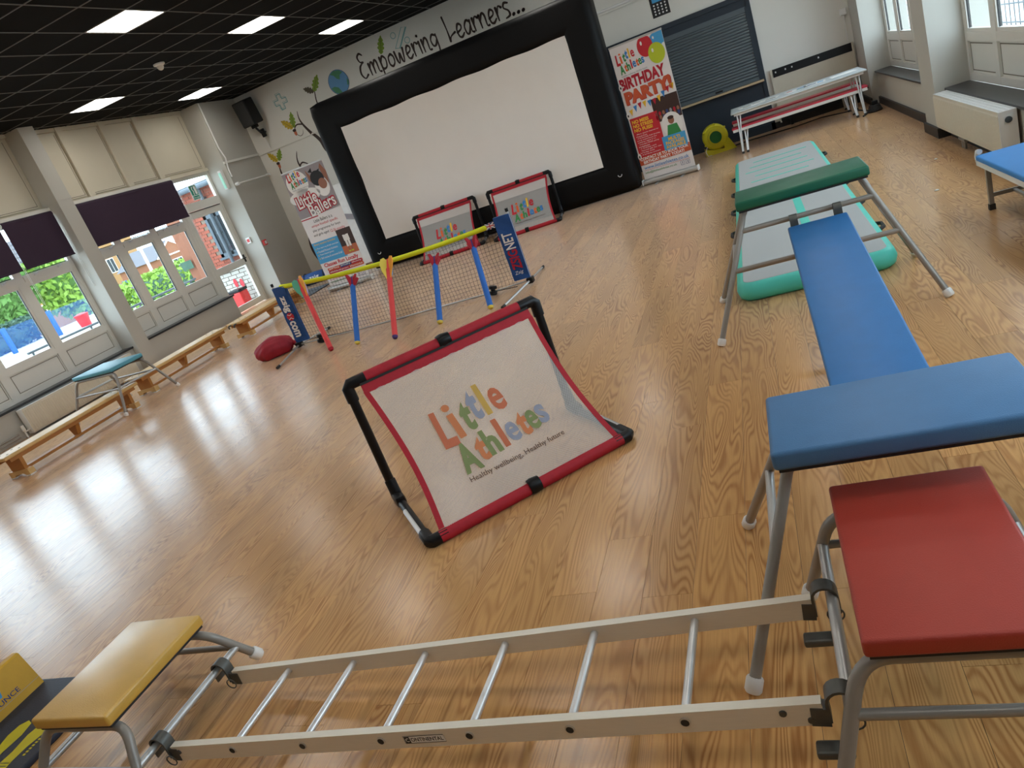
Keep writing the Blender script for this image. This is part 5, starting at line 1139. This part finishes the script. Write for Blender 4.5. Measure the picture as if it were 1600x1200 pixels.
# ---- balance benches along the left
def bench():
    t = thing('balance_bench', '', 'bench', (0, 0, 0), 0, 'wooden balance benches along the left windows')
    L = 1.86
    MB().rbox((-0.135, 0, 0.245), (0.135, L, 0.285), 0.012, 2).build('seat', 'bench_pine', t)
    MB().box((-0.110, 0.06, 0.205), (-0.085, L - 0.06, 0.246)).box((0.085, 0.06, 0.205), (0.110, L - 0.06, 0.246)).build('side_rail', 'bench_brown', t)
    MB().rbox((-0.045, 0.16, 0.055), (0.045, L - 0.16, 0.085), 0.006).build('lower_beam', 'bench_brown', t)
    for y in (0.17, L - 0.17):
        MB().prism([(-0.11, 0.246), (0.11, 0.246), (0.10, 0.05), (-0.10, 0.05)], lambda x, z, d: V((x, y + d, z)), -0.02, 0.02).build('leg', 'bench_brown', t)
        ft = MB().prism([(-0.15, 0.075), (0.15, 0.075), (0.15, 0.012), (0.09, 0.012), (0.06, 0.035), (-0.06, 0.035), (-0.09, 0.012), (-0.15, 0.012)], lambda x, z, d: V((x, y + d, z)), -0.035, 0.035).build('foot_block', 'bench_pine', t)
        for x in (-0.12, 0.12): MB().box((x - 0.03, y - 0.035, 0.0), (x + 0.03, y + 0.035, 0.013)).build('rubber_pad', 'white_plastic', ft)
    MB().prism([(-0.09, 0.246), (0.09, 0.246), (0.03, 0.085), (-0.03, 0.085)], lambda x, z, d: V((x, L/2 + d, z)), -0.025, 0.025).build('leg', 'bench_brown', t)
    MB().box((-0.02, L/2 - 0.04, 0.04), (0.02, L/2 + 0.04, 0.056)).build('bracket', 'chrome', t)
    for y in (0.10, 0.24, L - 0.24, L - 0.10):
        for x in (-0.06, 0.06): MB().cyl((x, y, 0.284), (x, y, 0.2865), 0.012, 8).build('bolt', 'black_rubber', t)
    for x in (-0.05, 0.05): MB().tube([(x, 0.0, 0.26), (x, -0.05, 0.262), (x, -0.065, 0.245), (x, -0.06, 0.22)], 0.010, 6).build('end_hook', 'rail_dark', t)
    return t
b1 = bench()
spots = ((-7.57, 4.62, 0.0, 'wooden balance bench cut by the left edge, passing under the teal stool'), (-7.80, 6.72, 0.01, 'wooden balance bench in the middle of the row of three'), (-7.62, 8.66, 0.015, 'wooden balance bench reaching towards the blue net sleeve'))
bs = [b1, copy_tree(b1), copy_tree(b1)]
for o, (x, y, rz, lab) in zip(bs, spots): o.location = (x, y, 0); o.rotation_euler = (0, 0, rz); o['label'] = lab

# ---- speed bounce mat
sb = thing('bounce_mat', 'navy floor mat with yellow footprints and a yellow bounce wedge', 'mat', (-3.02, 1.77, 0))
MB().rbox((-1.0, -1.0, 0), (0.0, 0.0, 0.026), 0.008).build('base_mat', 'mat_navy', sb)
wd_ = MB().prism([(-0.56, 0.026), (-0.44, 0.026), (-0.475, 0.195), (-0.485, 0.202), (-0.515, 0.202), (-0.525, 0.195)], lambda x, z, d: V((x, d, z)), -0.985, -0.02).build('wedge', 'wedge_yellow', sb)
n3 = V((0.169, 0, 0.035)).normalized(); up3 = V((-0.035, 0, 0.169)).normalized(); o3 = V((-0.44, -0.02, 0.026))
wfn = lambda l: (lambda a, b: o3 + V((0, -1, 0)) * (0.46 - a) * 1.0 + up3 * b + n3 * (0.001 * l))
MB().add([o3 + V((0, -0.0, 0)) + up3 * 0.035 + n3 * 0.001, o3 + V((0, -0.96, 0)) + up3 * 0.035 + n3 * 0.001, o3 + V((0, -0.96, 0)) + up3 * 0.038 + n3 * 0.001, o3 + up3 * 0.038 + n3 * 0.001], [(0, 1, 2, 3)]).build('stitch_line', 'counter_wood', wd_)
flat([(0.205, 0.075), (0.30, 0.075), (0.32, 0.145), (0.225, 0.145)], 'ink_sky', wd_, wfn(1), 'logo_block'); flat([(0.235, 0.095), (0.295, 0.095), (0.30, 0.112), (0.24, 0.112)], 'ink_white', wd_, wfn(2), 'logo_stroke'); flat([(0.255, 0.122), (0.305, 0.122), (0.308, 0.132), (0.258, 0.132)], 'ink_white', wd_, wfn(2), 'logo_stroke')
lettering('SPEED BOUNCE', 'ink_navy', wd_, wfn(1), 0.10, 0.045, 0.27, 0.022, 0.01)
mf = lambda l: (lambda a, b: V((a, b, 0.026 + 0.001 * l)))
def sole(cx, cy, sgn, ang):
    pts = [(-0.02, -0.13), (0.02, -0.135), (0.036, -0.10), (0.03, -0.04), (0.034, 0.02), (0.052, 0.08), (0.045, 0.13), (0.015, 0.155), (-0.02, 0.14), (-0.036, 0.08), (-0.026, 0.0), (-0.034, -0.07), (-0.034, -0.11)]
    c, s_ = math.cos(ang), math.sin(ang); q = [(cx + sgn * a * c - b * s_, cy + sgn * a * s_ + b * c) for a, b in pts]
    o = flat(q, 'foot_yellow', sb, mf(1), 'footprint')
    for k in range(5):
        yy = -0.11 + k * 0.014; p0 = (cx - 0.025 * c - yy * s_, cy - 0.025 * s_ + yy * c); p1 = (cx + 0.025 * c - yy * s_, cy + 0.025 * s_ + yy * c); ribbon([p0, p1], [0.003, 0.003], 'mat_navy', o, mf(2), 'tread_line')
for x in (-0.24, -0.13): sole(x, -0.40, -1 if x < -0.2 else 1, 0.0); sole(x, -0.80, -1 if x < -0.2 else 1, 0.0); sole(x - 0.62, -0.40, 1, 0)
for k in range(18):
    if k not in (6, 11): flat(rect(-0.071, -0.42 + k * 0.0145, -0.057, -0.411 + k * 0.0145), 'foot_yellow', sb, mf(1.5), 'worn_print')

# ---- things at the back left
sp = thing('loudspeaker', 'black loudspeaker on a wall bracket in the upper corner', 'speaker', (-8.88, 13.12, 3.42)); sp.rotation_euler = (0.14, 0, -0.12)
MB().rbox((-0.16, -0.14, -0.24), (0.16, 0.14, 0.24), 0.02, 2).build('cabinet', 'black_plastic', sp); MB().rbox((-0.145, -0.15, -0.225), (0.145, -0.135, 0.225), 0.012).build('grille', 'black_rubber', sp)
MB().rbox((-0.05, -0.06, -0.30), (0.05, 0.06, -0.24), 0.01).tube([(0, 0, -0.30), (0.02, 0.05, -0.42), (0.0, 0.20, -0.44)], 0.022, 8).rbox((-0.045, 0.10, -0.52), (0.045, 0.15, -0.36), 0.01).build('bracket', 'black_plastic', sp)
MB().tube([(-0.03, 0.13, -0.52), (-0.05, 0.15, -0.75)], 0.008, 6).build('cable', 'white_plastic', sp)
rd = thing('round_table_top', 'dark maroon round table top leaning on the wall behind the child photo banner', 'table top', (-8.28, 13.18, 0.0)); rd.rotation_euler = (-0.10, 0, 0)
MB().lathe([(0.60, -0.012), (0.61, 0.0), (0.60, 0.012)], (0, 0, 0.62), (0, 1, 0), 48).build('top', 'maroon', rd, 30); MB().lathe([(0.613, -0.008), (0.613, 0.008), (0.60, 0.008), (0.60, -0.008)], (0, 0, 0.62), (0, 1, 0), 48).build('edge_band', 'black_rubber', rd, 30)
wt = thing('white_panel', 'white panel with a grey brace standing behind the black screen frame', 'panel', (-7.25, 12.75, 0.0)); wt.rotation_euler = (-0.08, 0, 0)
MB().rbox((-0.55, -0.015, 0.02), (0.62, 0.015, 1.62), 0.008).build('sheet', 'paper_white', wt); MB().beam((-0.5, -0.03, 1.05), (0.6, -0.03, 0.72), 0.02, 0.10).build('brace', 'banner_grey', wt)
for x in (-0.53, 0.6): MB().box((x - 0.02, -0.018, 0.0), (x + 0.02, 0.018, 1.63)).build('edge', 'shiny_tube', wt)
bb = thing('rolled_bag', 'blue rolled bag with white lettering on the floor behind the banner', 'bag', (-8.42, 12.30, 0), 0.1)
MB().tube([(-0.42, 0, 0.11), (-0.36, 0, 0.115), (0.0, 0, 0.12), (0.36, 0, 0.115), (0.42, 0, 0.11)], [0.07, 0.105, 0.115, 0.105, 0.07], 16).build('body', 'sleeve_blue', bb, 50)
for x in (-0.22, 0.22): MB().tube(arc((x, 0, 0.12), 0.119, 0, 2*PI, 20, V((0, 1, 0)), V((0, 0, 1))), 0.008, 6).build('strap', 'black_rubber', bb)
lettering('zsig', 'ink_white', bb, lambda a, b: V((a, -0.119 + abs(b - 0.03) * 0.3, 0.10 + b)), -0.1, 0.0, 0.22, 0.08, 0.01)
dm = thing('door_mat', 'grey entrance mat on the floor inside the glazed door', 'mat', (-8.75, 11.36, 0)); MB().rbox((-0.45, -0.42, 0), (0.98, 0.38, 0.012), 0.004).build('pile', 'doormat_grey', dm)
MB().box((-0.46, -0.43, 0), (0.99, -0.415, 0.008)).box((-0.46, 0.375, 0), (0.99, 0.39, 0.008)).box((-0.46, -0.43, 0), (-0.445, 0.39, 0.008)).box((0.975, -0.43, 0), (0.99, 0.39, 0.008)).build('rubber_edge', 'black_rubber', dm)
for x, y, r_, lab in ((1.20, 6.45, 0.012, 'small pale crumb on the planks near the blue table leg'), (1.44, 7.60, 0.010, 'small pale crumb on the planks below the radiator')):
    c = lump(r_ * 1.4, r_, r_ * 0.6, 5).build('crumb', 'paper_white', None, 0); c.location = (x, y, 0); tag(c, lab, 'crumb')

# ================================================================== OUTSIDE THE WINDOWS
g1 = struct('ground', MB().box((-31.0, -12, -0.16), (-9.95, 60, -0.03)), 'outdoor_paving')
struct('ground_field', MB().box((-160, -40, -3.2), (-31.0, 190, -3.0)), 'outdoor_field')
struct('ground_yard', MB().box((2.3, -12, -0.56), (30, 90, -0.45)), 'outdoor_paving')
# neighbouring wing seen through the door: single bricks
wo = struct('wall_outside', MB().box((-12.06, 14.01, -0.03), (-9.96, 14.3, 2.56)), 'mortar')
bme = MB().box((0, 0, 0), (0.215, 0.03, 0.065)).mesh('brick', 'brick_red'); bhalf = MB().box((0, 0, 0), (0.1025, 0.03, 0.065)).mesh('brick', 'brick_red')
for r in range(34):
    z = 0.02 + r * 0.075; x = -12.06; first = r % 2
    while x < -10.02:
        if first: L, me = 0.1025, bhalf
        else: L, me = 0.215, bme
        first = 0
        if not (x + L > -11.70 and x < -11.0 and 0.98 < z + 0.03 < 1.97): inst('brick', me, wo, (x, 13.99 + random.uniform(0, 0.006), z))
        x += L + 0.01
MB().box((-12.2, 13.80, 2.56), (-9.96, 14.3, 2.66)).build('eaves', 'window_grey', wo); MB().cyl((-12.2, 13.76, 2.58), (-9.97, 13.76, 2.58), 0.055, 10).build('gutter', 'window_grey', wo, 40)
WN[0] += 1; ow = sroot('window_%d' % WN[0]); ow.location = (-11.70, 13.97, 0.98)
MB().box((0, 0, 0), (0.07, 0.06, 0.98)).box((0.62, 0, 0), (0.70, 0.06, 0.98)).box((0, 0, 0), (0.70, 0.06, 0.08)).box((0, 0, 0.90), (0.70, 0.06, 0.98)).box((0.30, 0, 0), (0.36, 0.06, 0.98)).build('window_frame', 'window_grey', ow)
for a, b in ((0.07, 0.30), (0.36, 0.62)): MB().box((a, 0.03, 0.08), (b, 0.036, 0.90)).build('pane', 'house_glass', ow)
MB().box((-0.04, -0.05, -0.05), (0.74, 0.04, 0.0)).build('sill', 'window_grey', ow)
dp = thing('drainpipe', 'grey drainpipe running down the brick wall beyond the door', 'pipe', (-11.42, 13.90, 0)); MB().cyl((0, 0, -0.03), (0, 0, 2.56), 0.04, 10).build('pipe', 'window_grey', dp, 40)
for z in (0.7, 1.5, 2.3): MB().box((-0.055, -0.02, z), (0.055, 0.07, z + 0.04)).build('bracket', 'rail_dark', dp)
ww = struct('wall_garden', MB().box((-11.6, 13.21, -0.03), (-10.0, 13.42, 0.70)), 'mortar')
bw1 = MB().rbox((0, 0, 0), (0.215, 0.03, 0.075), 0.006, 1).mesh('brick', 'brick_white')
for r in range(8):
    x = -11.6 - (0.11 if r % 2 else 0)
    while x < -10.1: inst('brick', bw1, ww, (x, 13.185 + random.uniform(0, 0.012), 0.0 + r * 0.085)); x += 0.227
MB().box((-11.62, 13.15, 0.69), (-9.98, 13.44, 0.75)).build('coping', 'brick_white', ww)
for x, z in ((-11.02, 0.42), (-10.86, 0.38)): flat(disc(x, z, 0.05, 0.10, 14), 'ink_red', ww, lambda a, b: V((a, 13.18, b)), 'painted_mark')
rc = thing('red_crate', 'red crate with a black lid outside the glazed door', 'crate', (-10.72, 12.75, -0.03)); MB().rbox((-0.16, -0.14, 0), (0.16, 0.14, 0.30), 0.02).build('body', 'alarm_red', rc); MB().rbox((-0.17, -0.15, 0.30), (0.17, 0.15, 0.36), 0.015).build('lid', 'black_plastic', rc)
bp = thing('brick_pillar', 'tall brick pillar with a sign behind the third window', 'pillar', (-13.0, 14.5, -0.03)); MB().box((-0.12, -0.12, 0), (0.12, 0.12, 3.6)).build('shaft', 'brick_brown', bp); MB().box((-0.20, -0.22, 1.0), (0.12, -0.19, 1.2)).build('sign_board', 'leaf_dark', bp); MB().box((-0.18, -0.18, 3.6), (0.18, 0.18, 3.7)).build('cap', 'roof_slate', bp)
hr = thing('handrail', 'dark metal handrail of the ramp outside the windows', 'railing', (-13.0, 0, -0.03))
MB().cyl((0, 9.5, 0.75), (0, 14.3, 0.75), 0.024, 8).build('top_rail', 'rail_dark', hr, 40)
for y in (9.6, 11.0, 12.4, 14.1): MB().cyl((0, y, 0), (0, y, 0.75), 0.022, 8).build('post', 'rail_dark', hr, 40)
def foliage(rx, ry, rz, n, ls, seed, box=False):
    r_ = random.Random(seed); m = MB()
    for _ in range(n):
        while True:
            p = V((r_.uniform(-1, 1), r_.uniform(-1, 1), r_.uniform(-1, 1)))
            q = max(abs(p.x), abs(p.y), abs(p.z)) if box else p.length
            if 0.72 < q < 1.0: break
        c = V((p.x * rx, p.y * ry, p.z * rz)); a = V((r_.uniform(-1, 1), r_.uniform(-1, 1), r_.uniform(-1, 1))).normalized(); b = a.orthogonal().normalized(); s_ = ls * r_.uniform(0.6, 1.3)
        m.add([c - a * s_, c + b * s_ * 0.5, c + a * s_, c - b * s_ * 0.5], [(0, 1, 2, 3)])
    return m
def hedge(name, label, loc, rx, ry, rz, mat, n, ls, seed, group=None):
    t = thing(name, label, 'hedge', loc, 0, group); f = foliage(rx, ry, rz, n, ls, seed, True); f.v = [(a, b, c + rz) for a, b, c in f.v]; f.build('foliage', mat, t)
    c = lump(rx * 0.86, ry * 0.86, rz * 1.1, seed); c.build('inner_mass', 'leaf_dark', t, 0); return t
hedge('hedge', 'bright green hedge beyond the ramp handrail', (-19.4, 19.9, -0.03), 0.7, 1.6, 0.55, 'leaf_bright', 2600, 0.09, 11)
hedge('hedge', 'dark green hedge behind the blue fence posts', (-29.6, 19.6, -0.03), 0.7, 3.0, 0.55, 'leaf_dark', 2600, 0.10, 12)
def tree(label, loc, rx, rz, h, mat, seed, n=2600):
    t = thing('broadleaf_tree', label, 'tree', loc, 0, 'trees outside the left windows'); MB().tube([(0, 0, 0), (0.05, 0.03, h * 0.5), (0, 0, h)], [0.16, 0.12, 0.08], 8).build('trunk', 'bark', t, 50)
    f = foliage(rx, rx, rz, n, 0.17, seed); f.v = [(a, b, c + h) for a, b, c in f.v]; f.build('crown', mat, t)
    c = lump(rx * 0.75, rx * 0.75, rz * 0.9, seed); c.v = [(a, b, q + h - rz * 0.6) for a, b, q in c.v]; c.build('inner_mass', 'leaf_green', t, 0)
tree('bright green tree behind the blue fence and red bin', (-33.5, 28.6, -3.0), 1.9, 2.2, 5.0, 'leaf_bright', 21)
tree('darker green tree at the far left behind the hedge', (-33.0, 24.4, -3.0), 1.5, 1.9, 5.2, 'leaf_green', 22)
fn = thing('blue_fence', 'blue mesh sports fence with posts across the yard', 'fence', (-25.84, 20.48, -0.03))
fpts = [V((-2.2, -4.6, 0)), V((-1.03, -1.23, 0)), V((0, 0, 0)), V((1.24, 2.84, 0)), V((2.6, 6.2, 0))]
for p in fpts: MB().box((p.x - 0.07, p.y - 0.07, 0), (p.x + 0.07, p.y + 0.07, 1.02)).build('post', 'fence_blue', fn)
for a, b in zip(fpts, fpts[1:]): MB().grid(lambda u, v: a + (b - a) * u + V((0, 0, 0.05 + 0.92 * v)), 1, 1, (3.0, 1.0)).build('mesh_panel', 'blue_fence_mesh', fn)
rb_ = thing('yard_bin', 'bright red bin standing in the yard by the blue fence', 'bin', (-24.95, 20.98, -0.03)); MB().lathe([(0.20, 0), (0.25, 0.42), (0.27, 0.44)], seg=14).build('body', 'bin_red', rb_, 40); MB().lathe([(0.27, 0.44), (0.27, 0.47), (0.10, 0.52)], seg=14).build('lid', 'bin_red', rb_, 40)
bo = MB().lathe([(0.16 * math.sin(PI * k / 10), 0.16 - 0.16 * math.cos(PI * k / 10)) for k in range(11)], seg=16).build('yard_ball', 'paper_white', None, 0); bo.location = (-24.35, 20.95, -0.03); tag(bo, 'white ball next to the red bin in the yard', 'ball')
lp = thing('lamp_post', 'pale slim lamp post in front of the slate roofed house', 'lamp post', (-38, 38.5, -3.0)); MB().tube([(0, 0, 0), (0, 0, 9)], [0.11, 0.08], 10).build('post', 'white_plastic', lp, 40); MB().tube([(0, 0, 9), (0.6, -0.4, 9.2)], 0.05, 8).rbox((0.5, -0.6, 9.12), (1.0, -0.2, 9.28), 0.04).build('lamp_head', 'white_plastic', lp)
def house(label, x, y0, y1, z0, ze, zr, depth, mat, wins, gable=False):
    t = thing('brick_house', label, 'house', (x, (y0 + y1) / 2, z0), 0, 'houses beyond the yard'); W = (y1 - y0) / 2; e = ze - z0; r = zr - z0
    MB().box((-depth, -W, 0), (0, W, e)).build('walls', mat, t)
    if gable: MB().prism([(-W - 0.3, e - 0.1), (W + 0.3, e - 0.1), (0, r)], lambda y, z, d: V((d, y, z)), -depth - 0.2, -0.25).build('roof', 'roof_slate', t); MB().prism([(-W, e), (W, e), (0, r - 0.25)], lambda y, z, d: V((d, y, z)), -0.3, 0.0).build('gable_wall', mat, t); MB().beam((0.05, -W - 0.3, e - 0.1), (0.05, 0, r), 0.1, 0.22, (1, 0, 0)).beam((0.05, W + 0.3, e - 0.1), (0.05, 0, r), 0.1, 0.22, (1, 0, 0)).build('barge_board', 'white_plastic', t)
    else:
        h = min(W, depth / 2) * 0.8
        MB().add([(0.4, -W - 0.4, e), (0.4, W + 0.4, e), (-depth - 0.4, W + 0.4, e), (-depth - 0.4, -W - 0.4, e), (-depth/2, -W + h, r), (-depth/2, W - h, r)], [(0, 1, 5, 4), (1, 2, 5), (2, 3, 4, 5), (3, 0, 4), (0, 3, 2, 1)]).build('roof', 'roof_slate', t)
        for k in range(1, 8):
            f_ = k / 8; MB().beam((0.4 - (depth/2 + 0.4) * f_ + 0.03, -W - 0.4 + (h + 0.4) * f_, e + (r - e) * f_ + 0.02), (0.4 - (depth/2 + 0.4) * f_ + 0.03, W + 0.4 - (h + 0.4) * f_, e + (r - e) * f_ + 0.02), 0.06, 0.05).build('tile_course', 'rail_dark', t)
    MB().beam((0.45, -W - 0.4, e - 0.06), (0.45, W + 0.4, e - 0.06), 0.1, 0.15).build('gutter', 'white_plastic', t)
    for a, b, c, d in wins:
        f = MB().box((0, a, b - z0), (0.08, c, d - z0)).build('window', 'white_plastic', t); MB().box((0.06, a + 0.09, b - z0 + 0.09), (0.10, (a + c)/2 - 0.04, d - z0 - 0.09)).build('pane', 'house_glass', f); MB().box((0.06, (a + c)/2 + 0.04, b - z0 + 0.09), (0.10, c - 0.09, d - z0 - 0.09)).build('pane', 'house_glass', f)
house('tan brick house with a white window behind the blue post', -85, 72, 85.5, -6, 6, 9, 9, 'brick_tan', ((-0.4 + 1.0, 1.0, 1.9, 3.0), (-5.5, 1.0, -4.0, 3.0)))
house('slate hip roofed brick house behind the lamp post', -95, 88, 99.2, -5, 0.0, 3.4, 9, 'brick_brown', ((1.5, -2.0, 3.0, -0.6), (-3, -2.0, -1.4, -0.6)))
house('brick house with a white edged gable above the hedge', -70, 72.9, 78.4, -3.4, 0.84, 2.6, 7, 'brick_brown', ((-0.9, -0.8, 0.9, 0.1),), True)
house('orange brick house behind the trees at the far left', -60, 38, 56, -5, 3.5, 7, 9, 'brick_tan', ((-6.5, -0.6, -5.0, 0.8), (-1, -0.6, 0.6, 0.8)))
yr = thing('yard_railing', 'dark bar railing in the yard beyond the right windows', 'railing', (6.2, 24, -0.45))
for z in (0.12, 0.55, 0.95): MB().cyl((0, -9, z), (0, 14, z), 0.02, 6).build('rail', 'rail_dark', yr)
for k in range(70): MB().cyl((0, -9 + k * 0.33, 0), (0, -9 + k * 0.33, 0.95), 0.012, 5).build('bar', 'rail_dark', yr)
